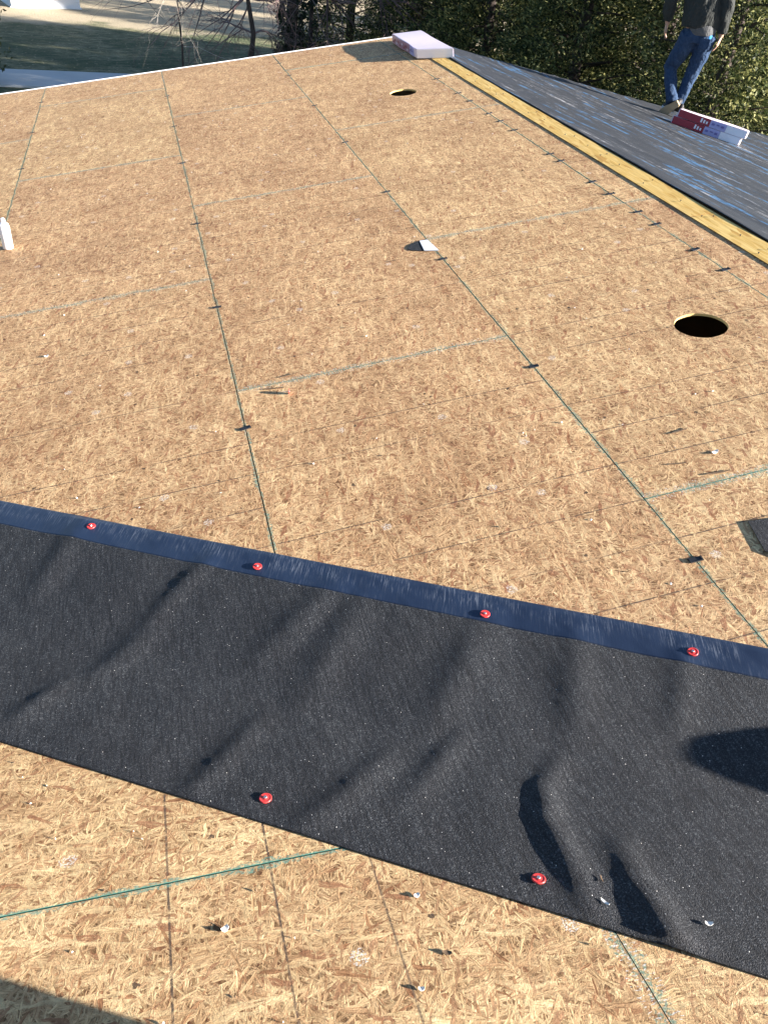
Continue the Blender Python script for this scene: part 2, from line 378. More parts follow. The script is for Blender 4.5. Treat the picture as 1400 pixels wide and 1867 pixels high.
def frame(x, y, which=None, rot=0, lift=0):
    """matrix sitting on the roof at plan x, y; local z = roof normal"""
    z1 = A1*x if x < XR else A1*(2*XR-x); z2 = -A2*(y-YV)
    if which is None: which = (1 if x < XR else 3) if z1 >= z2 else 2
    n_, z_ = {1: (n1, A1*x), 2: (n2, z2), 3: (n3, A1*(2*XR-x))}[which]
    xa = Vector((1, 0, 0)) - n_*n_.x; xa.normalize(); ya = n_.cross(xa)
    m_ = Matrix((xa, ya, n_)).transposed().to_4x4() @ Matrix.Rotation(rot, 4, 'Z')
    m_.translation = Vector((x, y, z_)) + n_*lift
    return m_

house = empty('house', (0, 0, GZ), 'house with its roof stripped to bare tan OSB sheathing, half covered in black underlayment', 'house')
HO = Matrix.Translation((0, 0, -GZ))
TH = .0115
def clip(poly, a, b, c):
    """keep a*x+b*y >= c"""
    out = []
    for i in range(len(poly)):
        p, q = poly[i], poly[(i+1) % len(poly)]; dp = a*p[0]+b*p[1]-c; dq = a*q[0]+b*q[1]-c
        if dp >= 0: out.append(p)
        if (dp >= 0) != (dq >= 0):
            t = dp/(dp-dq); out.append((p[0]+t*(q[0]-p[0]), p[1]+t*(q[1]-p[1])))
    return out
panel_seed = [0]
def panel(poly, basis, origin, hx, hy, off, hole=None, tint=.5, lines=None):
    if len(poly) < 3: return
    ar = abs(sum(poly[i][0]*poly[(i+1) % len(poly)][1]-poly[(i+1) % len(poly)][0]*poly[i][1] for i in range(len(poly))))/2
    if ar < .01: return
    mb = MB(); n = len(poly)
    if hole is None:
        mb.add([(x, y, 0) for x, y in poly], [tuple(range(n))], 0)
    else:
        hxc, hyc, hr = hole; K = 40
        c = [(hxc+hr*math.cos(2*math.pi*k/K)*(1+.012*math.sin(5*k)), hyc+hr*math.sin(2*math.pi*k/K)*(1+.01*math.cos(7*k))) for k in range(K)]
        xs = [p[0] for p in poly]; ys = [p[1] for p in poly]; x0, x1, y0, y1 = min(xs), max(xs), min(ys), max(ys)
        up = [(x1, hyc), (x1, y1), (x0, y1), (x0, hyc)] + [c[k] for k in range(K//2, -1, -1)]
        lo = [(x0, hyc), (x0, y0), (x1, y0), (x1, hyc)] + [c[k % K] for k in range(K, K//2-1, -1)]
        mb.add([(x, y, 0) for x, y in up], [tuple(range(len(up)))], 0)
        mb.add([(x, y, 0) for x, y in lo], [tuple(range(len(lo)))], 0)
        V = [(x, y, 0) for x, y in c] + [(x, y, -TH) for x, y in c]
        mb.add(V, [(k, K+k, K+(k+1) % K, (k+1) % K)[::-1] for k in range(K)], 2)
    V = [(x, y, 0) for x, y in poly] + [(x, y, -TH) for x, y in poly]
    mb.add(V, [(k, n+k, n+(k+1) % n, (k+1) % n) for k in range(n)], 1)
    if hole is None: mb.add([(x, y, -TH) for x, y in poly], [tuple(range(n-1, -1, -1))], 2)
    mt = basis.to_4x4(); nn = basis @ Vector((0, 0, 1)); mt.translation = Vector(origin) + nn*(NR.uniform(-.0012, .0004))
    o = mb.build('osb_panel', [M['osb'], M['green_edge'], M['raw_edge']], house, M=HO @ mt)
    panel_seed[0] += 1
    o['seed'] = panel_seed[0]*.618 % 1*10; o['hx'] = float(hx); o['hy'] = float(hy); o['off'] = float(off); o['tint'] = float(tint)
    o['lo'], o['hi'], o['rnd'] = (1.0, 0.0, 1.0) if lines is None else (float(lines[0]), float(lines[1]), 0.0)
    return o
SH = 1.2192; LG = 2.4384; GAP = .0022
YB = 0.3031
seams = {k: (k-1)*SH for k in range(-3, 4)}; seams[3] = 2*SH-.016; seams[4] = UR
c1, s1 = math.cos(S1), math.sin(S1)
for k in range(-3, 4):
    u0, u1 = seams[k], seams[k+1]
    if u1*c1 < EAVE_L: continue
    u0 = max(u0, EAVE_L/c1)
    par = (0 if k % 2 else 1)
    if k == 3: par = 1
    for j in range(-6, 8):
        if (j % 2) != par: continue
        y0 = YB+j*SH; y1 = min(y0+LG, YF); full = YB+j*SH
        if y1-y0 < .05: continue
        cyy, cu = y0+SH, (u0+u1)/2
        hx, hy = SH, (u1-u0)/2
        poly = [(-hx+GAP*.45, -hy+GAP*NR.uniform(.4, 1.3)), (hx-GAP*.45, -hy+GAP*NR.uniform(.4, 1.3)), (hx-GAP*.45, hy-GAP*NR.uniform(.4, 1.3)), (-hx+GAP*.45, hy-GAP*NR.uniform(.4, 1.3))]
        poly = clip(poly, -1, 0, -(YF-cyy))
        # valley: y >= YV - A1/A2*x ;  x = (cu - ly)*c1 , y = cyy + lx
        poly = clip(poly, 1, -(A1/A2)*c1, YV - (A1/A2)*cu*c1 - cyy)
        hole = None
        for hxw, hyw, hr in ((1.989, .054, .112), (1.987, 4.795, .118)):
            hu = hxw/c1
            if u0 < hu < u1 and y0 < hyw < y0+LG: hole = (hyw-cyy, -(hu-cu), hr)
        panel(poly, B1, (cu*c1, cyy, cu*s1), hx, hy, 0, hole, NR.uniform(.15, .75))
c2, s2_ = math.cos(S2), math.sin(S2)
YE, XD = -1.8481, -0.3831+4*.20318
for r_ in range(-4, 3):
    v_mid = r_*SH + SH/2                 # distance down slope from edge YE
    for j in range(-4, 5):
        xc = XD - SH + j*LG + (SH if r_ % 2 == 0 else 0)
        cyw = YE + v_mid*c2; hx, hy = SH, SH/2
        poly = [(-hx+GAP*.45, -hy+GAP*NR.uniform(.4, 1.3)), (hx-GAP*.45, -hy+GAP*NR.uniform(.4, 1.3)), (hx-GAP*.45, hy-GAP*NR.uniform(.4, 1.3)), (-hx+GAP*.45, hy-GAP*NR.uniform(.4, 1.3))]
        # keep y <= YV - A1/A2*x and the mirrored valley on the right; x = xc+lx, y = cyw+ly*c2
        ln = (2, 4) if r_ % 2 else (-4, -2)
        ln = ln if j == 0 or r_ < 0 else (1, 0)
        base = clip(clip(clip(poly, 1, 0, EAVE_L-xc), -1, 0, -(EAVE_R-xc)), 0, 1, (WY-cyw)/c2)
        left = clip(clip(base, -1, 0, -(XR-xc)), -(A1/A2), -c2, cyw - YV + (A1/A2)*xc)
        right = clip(clip(base, 1, 0, XR-xc), (A1/A2), -c2, cyw - YV + (A1/A2)*(2*XR-xc))
        tn = NR.uniform(.75, 1.0)
        for pp in (left, right): panel(pp, B2, (xc, cyw, -A2*(cyw-YV)), hx, hy, 0, None, tn, ln)
# back slope deck, far wing slope, walls, rafters, drip edge
def plane_sheet(pts, th, name, mat):
    n_ = len(pts); P = [Vector(p) for p in pts]; nn = (P[1]-P[0]).cross(P[2]-P[0]).normalized()
    if nn.z < 0: P.reverse(); nn = -nn
    V = P + [p-nn*th for p in P]
    F = [tuple(range(n_)), tuple(range(2*n_-1, n_-1, -1))] + [(k, n_+k, n_+(k+1) % n_, (k+1) % n_) for k in range(n_)]
    return mesh(name, V, F, mat, house, M=HO)
YR = YV - ZR/A2
z3 = lambda x: A1*(2*XR-x)
yv3 = YV - z3(EAVE_R)/A2
o = plane_sheet([(XR+.004, YR, z3(XR+.004)), (XR+.004, YF, z3(XR+.004)), (EAVE_R, YF, z3(EAVE_R)), (EAVE_R, yv3, z3(EAVE_R))], .011, 'roof_deck', M['osb'])
o['seed'] = 3.3; o['hx'] = 9.0; o['hy'] = 9.0; o['off'] = 0.0; o['tint'] = .5
WZ = -A2*(WY-YV)
o = plane_sheet([(EAVE_L, WY-.003, WZ), (EAVE_R, WY-.003, WZ), (EAVE_R, WY-6, WZ-6*A2), (EAVE_L, WY-6, WZ-6*A2)], .011, 'roof_deck', M['osb'])
o['seed'] = 5.3; o['hx'] = 9.0; o['hy'] = 9.0; o['off'] = 0.0; o['tint'] = .5
wx0, wx1 = EAVE_L+.35, EAVE_R-.35
wtop = A1*wx0-.05
V = [(wx0, YF-.3, GZ), (wx1, YF-.3, GZ), (wx1, YF-.3, wtop), (XR, YF-.3, ZR-.06), (wx0, YF-.3, wtop)]
V2 = [(x, y-.15, z) for x, y, z in V]
mesh('wall', V+V2, [(4,3,2,1,0), (5,6,7,8,9)] + [(k, (k+1) % 5, 5+(k+1) % 5, 5+k) for k in range(5)], M['wall'], house, M=HO)
mb = MB(); mb.box(wx0, wx0+.15, WY-5.6, YF-.453, GZ, wtop-.02); mb.build('wall', M['wall'], house, M=HO)
mb = MB(); mb.box(wx1-.15, wx1, WY-5.6, YF-.453, GZ, wtop-.02); mb.build('wall', M['wall'], house, M=HO)
mb = MB(); mb.box(wx0+.155, wx1-.155, WY-5.6, YF-.456, wtop-.5, wtop-.42); mb.build('ceiling', M['dark_wood'], house, M=HO)
mb = MB(); mb.box(wx0+.155, wx1-.155, WY-5.6, WY-5.45, GZ, wtop-.05); mb.build('wall', M['wall'], house, M=HO)
# soffits close the eaves
mb = MB(); mb.box(EAVE_L+.02, wx0-.004, -1.0, YF-.02, A1*EAVE_L-.16, A1*EAVE_L-.13); mb.box(EAVE_L+.004, EAVE_L+.018, -1.0, YF-.02, A1*EAVE_L-.16, A1*EAVE_L-.014)
mb.build('soffit', M['white_paint'], house, M=HO)
# white drip edge along the far rake, lapped lengths
for (xa, xb, dz) in ((EAVE_L, -2.15, 0), (-2.17, .9, .0015), (.88, XR-.02, .003)):
    prof = [(-.016, .0020), (.006, .0020), (.010, .006), (.014, .0025), (.017, -.060), (.014, -.060), (.011, -.001), (-.016, .0010)]
    V = []; F = []
    for x in (xa, xb):
        for (dy, dz_) in prof: V.append(Vector((x, YF+dy, A1*x)) + n1*(dz_+dz))
    n_ = len(prof); F = [(k, (k+1) % n_, n_+(k+1) % n_, n_+k) for k in range(n_)] + [tuple(range(n_-1, -1, -1)), tuple(range(n_, 2*n_))]
    mesh('drip_edge', V, F, M['white_metal'], house, M=HO)
for (xa, xb) in ((XR+.02, 6.2), (6.18, EAVE_R)):
    V = []
    for x in (xa, xb):
        for (dy, dz_) in prof: V.append(Vector((x, YF+dy, z3(x))) + n3*(dz_-.006))
    mesh('drip_edge', V, F, M['white_metal'], house, M=HO)
# panel clips: H shaped, straddling the long seams
mb = MB(); mb.box(-.019, .019, -.0085, .0085, .0005, .0022); mb.box(-.003, .003, -.0085, .0085, -.012, .0004)
mb.box(-.019, -.015, -.0085, .0085, .0023, .0042); mb.box(.015, .019, -.0085, .0085, .0023, .0048); mb.box(-.0148, .0148, -.0085, -.0065, .0023, .0036)
clip0 = mb.build('panel_clip', M['black_metal'], house)
cl = [(-1.219*c1, y) for y in (6.589, 5.396, 4.28)] + [(0, y) for y in (6.036, 4.85, 3.741, 2.40, 1.155, .007)] + \
     [(SH*c1, y) for y in (6.775, 6.137, 4.817, 3.594, 2.379, 1.221, .010, -1.224)] + \
     [(seams[3]*c1, y) for y in (5.085, 4.479, 4.178, 3.732, 3.484, 3.207, 2.559, 2.389, 1.925, 1.686, 1.356, 1.15, .767, .498)]
for i, (x, y) in enumerate(cl):
    o = clip0 if i == 0 else clip0.copy()
    if i: C.objects.link(o)
    o.parent = house
    sc = 1.12 if x < 2 else 1.3
    o.matrix_local = HO @ frame(x, y, 1, NR.uniform(-.25, .2)+.15) @ Matrix.Diagonal((sc, sc, 1, 1))

# ------------------------------------------------------------------ underlayment on the back slope
nx, ny = 260, 160
X = np.linspace(XR+.01, EAVE_R+.01, nx); Y = np.linspace(YR+.0, YF+.035, ny)
gx, gy = np.meshgrid(X, Y, indexing='ij')
hgt = .006 + .012*(vnoise(gx*6.5, gy*.9)-.3)**2*2 + .010*np.maximum(0, vnoise(gx*9+9+gy*.8, gy*1.3)-.62)*2 + .004*vnoise(gx*14, gy*4)
fold = np.exp(-((gy-(YF-.32-.05*np.sin(gx*1.1)))/.05)**2); hgt = hgt + .012*fold*(gx > XR+.8)
hgt = hgt + np.clip((gy-YF+.01)/.045, 0, 1)*-.03
gz = A1*(2*XR-gx)
PV = np.stack([gx+hgt*n3.x, gy, gz+hgt*n3.z], -1).reshape(-1, 3)
ok = (gy >= YV - gz/A2)
idx = np.arange(nx*ny).reshape(nx, ny)
Q = np.stack([idx[:-1, :-1], idx[1:, :-1], idx[1:, 1:], idx[:-1, 1:]], -1).reshape(-1, 4)
okq = (ok[:-1, :-1] & ok[1:, :-1] & ok[1:, 1:] & ok[:-1, 1:]).ravel(); Q = Q[okq]
PVo = PV.copy(); PVo[:, 2] -= ZR
o = npmesh('underlayment', PVo, Q, M['underlay'], None, True); o.location = (0, 0, ZR)
o.modifiers.new('thickness', 'SOLIDIFY').thickness = .0015
tag(o, 'black roofing underlayment covering the slope beyond the yellow board, scuffed with white and blue streaks', 'underlayment')

# ------------------------------------------------------------------ valley felt
dv = Vector((1, -A1/A2, A1)).normalized(); OV = Vector((0, YV, 0))
e1 = n1.cross(dv)
if e1.y < 0: e1 = -e1
e2 = n2.cross(dv)
if e2.y > 0: e2 = -e2
# creases: polyline (plan coordinates), height, width
CR = [([(-.66,-.34),(-.80,-.66)], .0098, .05), ([(-.25,-.70),(-.372,-.831),(-.47,-.96)], .0088, .04), ([(.09,-.95),(-.16,-1.16)], .008, .05),
      ([(.70,-1.35),(.65,-1.45),(.55,-1.66)], .0078, .048), ([(.95,-1.50),(.80,-1.72)], .0072, .042), ([(-.66,-1.12),(-.80,-1.27)], .008, .035),
      ([(-.17,-1.39),(-.278,-1.517),(-.40,-1.64)], .0082, .036), ([(.09,-1.61),(-.021,-1.698),(-.15,-1.77)], .0086, .036), ([(.29,-1.59),(.12,-1.74)], .0085, .036),
      ([(.489,-1.734),(.425,-1.791),(.389,-1.882),(.382,-1.985),(.367,-2.106)], .0122, .033), ([(.499,-1.993),(.487,-2.066),(.485,-2.13),(.474,-2.23)], .0178, .038),
      ([(.14,-1.06),(-.09,-1.35)], .008, .055), ([(.47,-1.24),(.22,-1.52)], .009, .055), ([(-.45,-.95),(-.62,-1.12)], .009, .045)]
def felt_height(x, y):
    h = np.zeros_like(x)
    for pl, a, sg in CR:
        best = np.full_like(x, 9.0); along = np.zeros_like(x); tot = 0; seg = []
        for p, q_ in zip(pl[:-1], pl[1:]): seg.append(math.dist(p, q_))
        T = sum(seg); acc = 0
        for (p, q_), L_ in zip(zip(pl[:-1], pl[1:]), seg):
            px, py = p[0]+sg*1.15, p[1]-sg*.3; qx, qy = q_[0]+sg*1.15, q_[1]-sg*.3
            ux, uy = (qx-px)/L_, (qy-py)/L_
            tt = np.clip((x-px)*ux+(y-py)*uy, -.12, L_+.12) if T < .3 else np.clip((x-px)*ux+(y-py)*uy, -.08, L_+.08)
            tc = np.clip(tt, 0, L_); d = np.hypot(x-(px+tc*ux), y-(py+tc*uy))
            s_ = (acc+tc)/T; m_ = d < best
            best = np.where(m_, d, best); along = np.where(m_, s_, along); acc += L_
        env = .35+.65*np.sin(np.pi*np.clip(along*.86+.07, 0, 1)) if a < .013 else .55+.45*along
        h = np.maximum(h, a*np.exp(-(best/sg)**2)*env)
    h = h + .0045*vnoise(x*9+3, y*6+5) + .0010*vnoise(x*23, y*19) + .0008*vnoise(x*60+y*20, y*9)
    return h
def felt_surface(w0, w1, nw, t0, t1, nt, lift):
    t = np.linspace(t0, t1, nt); w = np.linspace(w0, w1, nw)
    tt, ww = np.meshgrid(t, w, indexing='ij'); b = .07
    E1, E2, D, O = [np.array(v) for v in (e1, e2, dv, OV)]
    s_ = np.clip((ww+b)/(2*b), 0, 1)
    wp = np.where(ww > b, ww, np.where(ww > -b, b*s_*s_, 0)); wm = np.where(ww < -b, -ww, np.where(ww < b, b*(1-s_)**2, 0))
    P = O + tt[..., None]*D + wp[..., None]*E1 + wm[..., None]*E2
    N = np.array(n1)*s_[..., None] + np.array(n2)*(1-s_)[..., None]
    h = felt_height(P[..., 0], P[..., 1])*np.clip(np.minimum(ww-(-W2), W1-ww)/.02, .2, 1) + lift
    P = P + N*h[..., None]
    i_ = np.arange(nt*nw).reshape(nt, nw)
    F = np.stack([i_[:-1, :-1], i_[1:, :-1], i_[1:, 1:], i_[:-1, 1:]], -1).reshape(-1, 4)
    return P.reshape(-1, 3), F, np.stack([tt, ww], -1).reshape(-1, 2)
P, F, _ = felt_surface(-W2, W1-SEL, 118, -2.3, 2.6, 620, .0035)
felt = npmesh('valley_felt', P-np.array(OV), F, M['felt'], None, True); felt.location = OV
felt.modifiers.new('thickness', 'SOLIDIFY').thickness = .0024
tag(felt, 'wide black granule-faced felt strip laid diagonally across the OSB in the roof valley', 'roofing felt')
P, F, UVc = felt_surface(W1-SEL, W1, 18, -2.3, 2.6, 620, .0030)
sv_ = npmesh('selvage', P-np.array(OV), F, M['selvage'], felt, True); sv_['label'] = 'smooth dark film strip along the upper edge, coloured with the blue of reflected sky'
ul = sv_.data.uv_layers.new(name='UVMap'); li = np.empty(len(sv_.data.loops), dtype=np.int32); sv_.data.loops.foreach_get('vertex_index', li)
ul.data.foreach_set('uv', UVc[li].astype(np.float32).ravel())
sv_.modifiers.new('thickness', 'SOLIDIFY').thickness = .002
# red cap nails (cap with a raised centre and a steel head)
def cap_meshes():
    n = 20; prof = [(.0, .0042), (.0035, .0042), (.0045, .0026), (.009, .0020), (.0118, .0026), (.0135, .0030), (.0145, .0018), (.0146, .0002)]
    V = []; F = []
    for r_, z_ in prof:
        for j in range(n): V.append((r_*math.cos(2*math.pi*j/n), r_*math.sin(2*math.pi*j/n), z_))
    for k in range(len(prof)-1):
        for j in range(n): F.append((k*n+j, (k+1)*n+j, (k+1)*n+(j+1) % n, k*n+(j+1) % n))
    h = MB(); h.tube([(0, 0, .0043), (0, 0, .0056)], [.0042, .0036], 10)
    return V, F, h
CV, CF, CH = cap_meshes()
me_cap = mesh('cap_nail', CV, CF, M['red_cap'], None, True); me_head = CH.build('nail_head', M['steel'], me_cap)
caps = [(-.581, -.412, 1), (-.063, -.805, 1), (.535, -1.231, 1), (1.003, -1.539, 1), (-.164, -1.681, 2), (.338, -2.026, 2)]
for i, (x, y, w_) in enumerate(caps):
    o, hd = (me_cap, me_head) if i == 0 else (me_cap.copy(), me_head.copy())
    if i: C.objects.link(o); C.objects.link(hd); hd.parent = o
    o.parent = felt
    lift = .005 + float(felt_height(np.array([x]), np.array([y]))[0])*.8
    o.matrix_local = Matrix.Translation(-OV) @ frame(x, y, w_, NR.uniform(0, 6), lift) @ Matrix.Rotation(NR.uniform(-.12, .12), 4, 'X') @ Matrix.Rotation(NR.uniform(-.1, .1), 4, 'Y')
    hd.matrix_parent_inverse = Matrix.Identity(4)
# a spare cap nail lying loose on the sheathing
ln = empty('cap_nail', label='loose red cap nail lying on its side on the tan sheathing', cat='nail', mat=frame(.205, .198, 1, R(-12), .0108) @ Matrix.Scale(.78, 4))
tilt = Matrix.Rotation(R(98), 4, 'Y')
o = mesh('cap', CV, CF, M['red_cap'], ln, True, M=tilt)
o = CH.build('nail_head', M['steel'], ln, M=tilt)
mb = MB(); mb.tube([(0, 0, .0016), (0, 0, -.030), (0, 0, -.034)], [.0015, .0015, .0003], 8); mb.build('shank', M['steel'], ln, M=tilt)

# ------------------------------------------------------------------ yellow ridge board
bx0, bx1 = 2.590/c1, UR-.001
mt = B1.to_4x4(); mt.translation = Vector((XR, 2.2, ZR))
rb = empty('ridge_board', label='long narrow yellow board nailed along the ridge between the tan sheathing and black underlayment', cat='board', mat=mt)
bl = [(-5.35, -1.05), (-1.046, 2.8), (2.804, 4.2)]
for (a, b) in bl:
    mb = MB(); wob = NR.uniform(-.004, .004)
    V, F = boxvf(a, b, .001, UR-bx0+wob, .0005, .0048); o = mesh('plank', V, F, [M['board'], M['board_edge']], rb, midx=[1, 0, 1, 1, 1, 1])
nl = MB(); nl.tube([(0, 0, .0050), (0, 0, .0105), (0, 0, .0106), (0, 0, .0125)], [.0018, .0018, .0042, .0042], 8)
n0 = None
for k in range(22):
    xk = -2.6+k*.305+NR.uniform(-.1, .1)
    for dy in ((.045, .105) if k % 2 else (.075,)):
        if n0 is None: o = n0 = nl.build('nail', M['black_metal'], rb)
        else: o = n0.copy(); C.objects.link(o); o.parent = rb
        o.matrix_local = Matrix.Translation((xk+NR.uniform(-.06, .06), dy+NR.uniform(-.012, .012), 0)) @ Matrix.Rotation(NR.uniform(-.12, .12), 4, 'X')

# ------------------------------------------------------------------ shingle bundles
def bevel_box(L_, W_, H_, b=.006, sag=.0):
    bm = bmesh.new(); bmesh.ops.create_cube(bm, size=1.0)
    for v in bm.verts: v.co = Vector((v.co.x*L_, v.co.y*W_, (v.co.z+.5)*H_))
    bmesh.ops.bevel(bm, geom=bm.edges[:], offset=b, segments=2, affect='EDGES')
    bmesh.ops.subdivide_edges(bm, edges=[e for e in bm.edges if abs((e.verts[0].co-e.verts[1].co).x) > .2], cuts=8)
    for v in bm.verts:
        v.co.z += .0035*math.sin(v.co.x*7+v.co.y*5)*(v.co.z/H_); v.co.y += .004*math.sin(v.co.x*11)
    V = [v.co.copy() for v in bm.verts]; bm.verts.index_update(); F = [[v.index for v in f.verts] for f in bm.faces]; bm.free()
    return V, F
def bundle(mt, L_, W_, H_, label, group, style, cat='shingle bundle'):
    t = empty('shingle_bundle', label=label, cat=cat, group=group, mat=mt)
    V, F = bevel_box(L_, W_, H_)
    if style == 'ridge':
        for v in V:
            tt = .5-v.y/W_; v.x -= .17*tt*max(0, .5-v.x/L_); v.z -= .012*max(0, tt-.55)*2
    o = mesh('wrapper', V, F, [M['wrap'] if style != 'offside' else M['wrap_end'], M['wrap_end']], t, False)
    for pl in o.data.polygons:
        if style == 'ridge' and (pl.normal.x < -.35): pl.material_index = 1
    e = .0035; h0, h1 = H_*.03, H_*.97
    def sidepatch(name, xa, xb, za, zb, side, mat, parent=t, ee=e):
        yy = side*(W_/2+ee); n_ = 8; V = []; F = []
        for k in range(n_+1):
            x = xa+(xb-xa)*k/n_; dy = .004*math.sin(x*11); V += [(x, yy+dy, za), (x, yy+dy, zb), (x, yy+dy-side*.0028, za), (x, yy+dy-side*.0028, zb)]
        for k in range(n_):
            b = 4*k; F += [(b, b+4, b+5, b+1)[::side], (b+1, b+5, b+7, b+3)[::side], (b+2, b+6, b+4, b)[::side]]
        F += [(0, 1, 3, 2), (4*n_, 4*n_+2, 4*n_+3, 4*n_+1)]
        return mesh(name, V, F, mat, parent)
    return t, sidepatch, h0, h1
# one bundle across the far end of the ridge
fr = frame(2.50, 6.40, 1, 0, .0) 
mt = Matrix.Translation((2.628, 6.455, 0)); mt = frame(2.628, 6.455, 1, R(90), .012)
L0_, W0_, H0_ = .96, .335, .085
t, patch, h0, h1 = bundle(mt, L0_, W0_, H0_, 'pink and white shingle bundle lying across the far end of the ridge', None, 'ridge')
# local x runs along +Y; the side towards the camera's left is local +y
o = patch('printed_band', -.22, .45, h0, h1, 1, M['wrap_mauve']); 
for k in range(9):
    xx = -.18+k*.068; za = .02+.02*(k % 2); mb = MB(); mb.box(xx, xx+.045, W0_/2+.0075, W0_/2+.0085, za, za+.018); mb.build('print_mark', M['wrap_red'] if k % 3 else M['wrap'], o)
o = patch('printed_label', -.38, -.225, h0, h1, 1, M['wrap_lav'])
for k in range(3):
    mb = MB(); mb.box(-.36+k*.045, -.335+k*.045, W0_/2+.0075, W0_/2+.0085, .035, .05+.01*(k % 2)); mb.build('print_mark', M['wrap_ink'], o)
# two stacked bundles at the worker's feet
fx, fy = 5.40, 5.225
dirv = Vector((5.662-5.226, 4.939-5.381)); ang = math.atan2(dirv.y, dirv.x)
for lvl, (lab, dx) in enumerate((('lower of two red and white shingle bundles stacked by the worker\'s shoes', 0), ('upper of two red and white shingle bundles stacked by the worker\'s shoes', .035))):
    Lb, Wb, Hb = .74, .30, .074
    mt = frame(5.53, 5.27, 3, R(-41), .010+lvl*(.0745)) @ Matrix.Translation((dx, 0, 0))
    t, patch, h0, h1 = bundle(mt, Lb, Wb, Hb, lab, None, 'feet')
    o = patch('red_panel', -.36, -.02, h0, h1, -1, M['wrap_red'])
    for k in range(3):
        mb = MB(); mb.box(-.12+k*.03, -.103+k*.03, -Wb/2-.0085, -Wb/2-.0075, .02, .06-.008*k); mb.build('print_mark', M['wrap_end'], o)
    o = patch('printed_label', -.016, .15, h0, h1, -1, M['wrap_lav'])
    for k in range(3):
        mb = MB(); mb.box(.0+k*.05, .03+k*.05, -Wb/2-.0085, -Wb/2-.0075, .028+.008*(k % 2), .048); mb.build('print_mark', M['wrap_ink'], o)
    patch('white_wrap', .154, .365, h0, h1, -1, M['wrap_end'])
    mb = MB(); mb.box(Lb/2+.0005, Lb/2+.0025, -Wb/2+.015, Wb/2-.015, h0, h1); mb.build('end_wrap', M['wrap_end'], t)

# off frame, beside the camera: bundles and pipe boot added for the shadows they cast
for lvl in range(3):
    mt = frame(.89, -3.10, 2, R(-33), .004+lvl*.108)
    t, patch, h0, h1 = bundle(mt, .95, .335, .104, ['bottom', 'middle', 'topmost'][lvl]+' of three pale stacked bundles added out of frame to cast the bottom left shadow', None, 'offside')
    patch('printed_label', -.2, .1, h0, h1, 1, M['wrap_lav'])
vt = empty('pipe_boot_caster', label='tapered pipe boot added out of frame to cast the oval shadow on the felt', cat='pipe boot', mat=frame(1.825, -2.305, 1, 0, .002))  # unseen, added and shaped for its oval shadow on the felt
mb = MB(); mb.box(-.24, .24, -.24, .24, .0, .003); mb.build('flange', M['white_metal'], vt)
V, F = loft([((0, 0, .0035), .20, .20), ((0, 0, .045), .195, .195), ((0, 0, .09), .165, .165), ((0, 0, .13), .125, .125), ((0, 0, .16), .085, .085), ((0, 0, .18), .045, .045)], 28); mesh('cone', V, F, M['black_metal'], vt, True)

# ------------------------------------------------------------------ small things lying on the roof
# white plastic bottle at the left edge
bt = empty('plastic_bottle', label='small white plastic bottle standing on the sheathing seam at the left edge', cat='bottle', mat=Matrix.Translation((-1.135, 2.545, A1*-1.135+.001)))
V, F = loft([((0, 0, 0), .028, .028), ((0, 0, .004), .031, .031), ((0, 0, .13), .031, .031), ((0, 0, .148), .027, .027), ((0, 0, .158), .016, .016), ((0, 0, .166), .012, .012)], 20); mesh('bottle_body', V, F, M['white_plastic'], bt, True)
V, F = loft([((0, 0, .1665), .014, .014), ((0, 0, .180), .013, .013), ((0, 0, .184), .007, .007)], 16); mesh('bottle_cap', V, F, M['white_plastic'], bt, True)
# two-tone flashing scrap beside the middle seam
fs = empty('flashing_scrap', label='small two-tone scrap, dark grey and white, lying flat beside the middle seam of the sheathing', cat='scrap', mat=frame(1.14, 1.425, 1, 0, .0008))
def plate(name, pts, th, mat):
    n_ = len(pts); V = [((x-1.14)/c1, y-1.425, 0) for x, y in pts] + [((x-1.14)/c1, y-1.425, th) for x, y in pts]
    mesh(name, V, [tuple(range(n_-1, -1, -1)), tuple(range(n_, 2*n_))] + [(k, (k+1) % n_, n_+(k+1) % n_, n_+k) for k in range(n_)], mat, fs)
plate('dark_half', [(1.139, 1.366), (1.154, 1.505), (1.124, 1.497), (1.094, 1.482), (1.072, 1.455), (1.066, 1.428), (1.078, 1.402)], .0022, M['felt'])
plate('white_half', [(1.1405, 1.366), (1.212, 1.333), (1.199, 1.500), (1.1555, 1.505)], .0045, M['white_paint'])
# shingle scrap at right edge
ol = [(1.437, -1.128), (1.62, -1.16), (1.66, -1.33), (1.44, -1.312), (1.405, -1.262)]
cx_, cy_ = 1.5, -1.22
V = []; 
for zz in (.0042, .0018):
    for (x, y) in ol: V.append(((x-cx_)/c1, y-cy_, zz+ .0006*max(0, 1.53-x)/.13))
n_ = len(ol); F = [tuple(range(n_-1, -1, -1)), tuple(range(n_, 2*n_))] + [(k, n_+k, n_+(k+1) % n_, (k+1) % n_)[::-1] for k in range(n_)]
o = mesh('shingle_scrap', V, [f[::-1] for f in F], M['felt']); o.matrix_world = frame(cx_, cy_, 1, 0, 0); tag(o, 'torn scrap of black granule shingle curling up at the right edge of the sheathing', 'scrap')
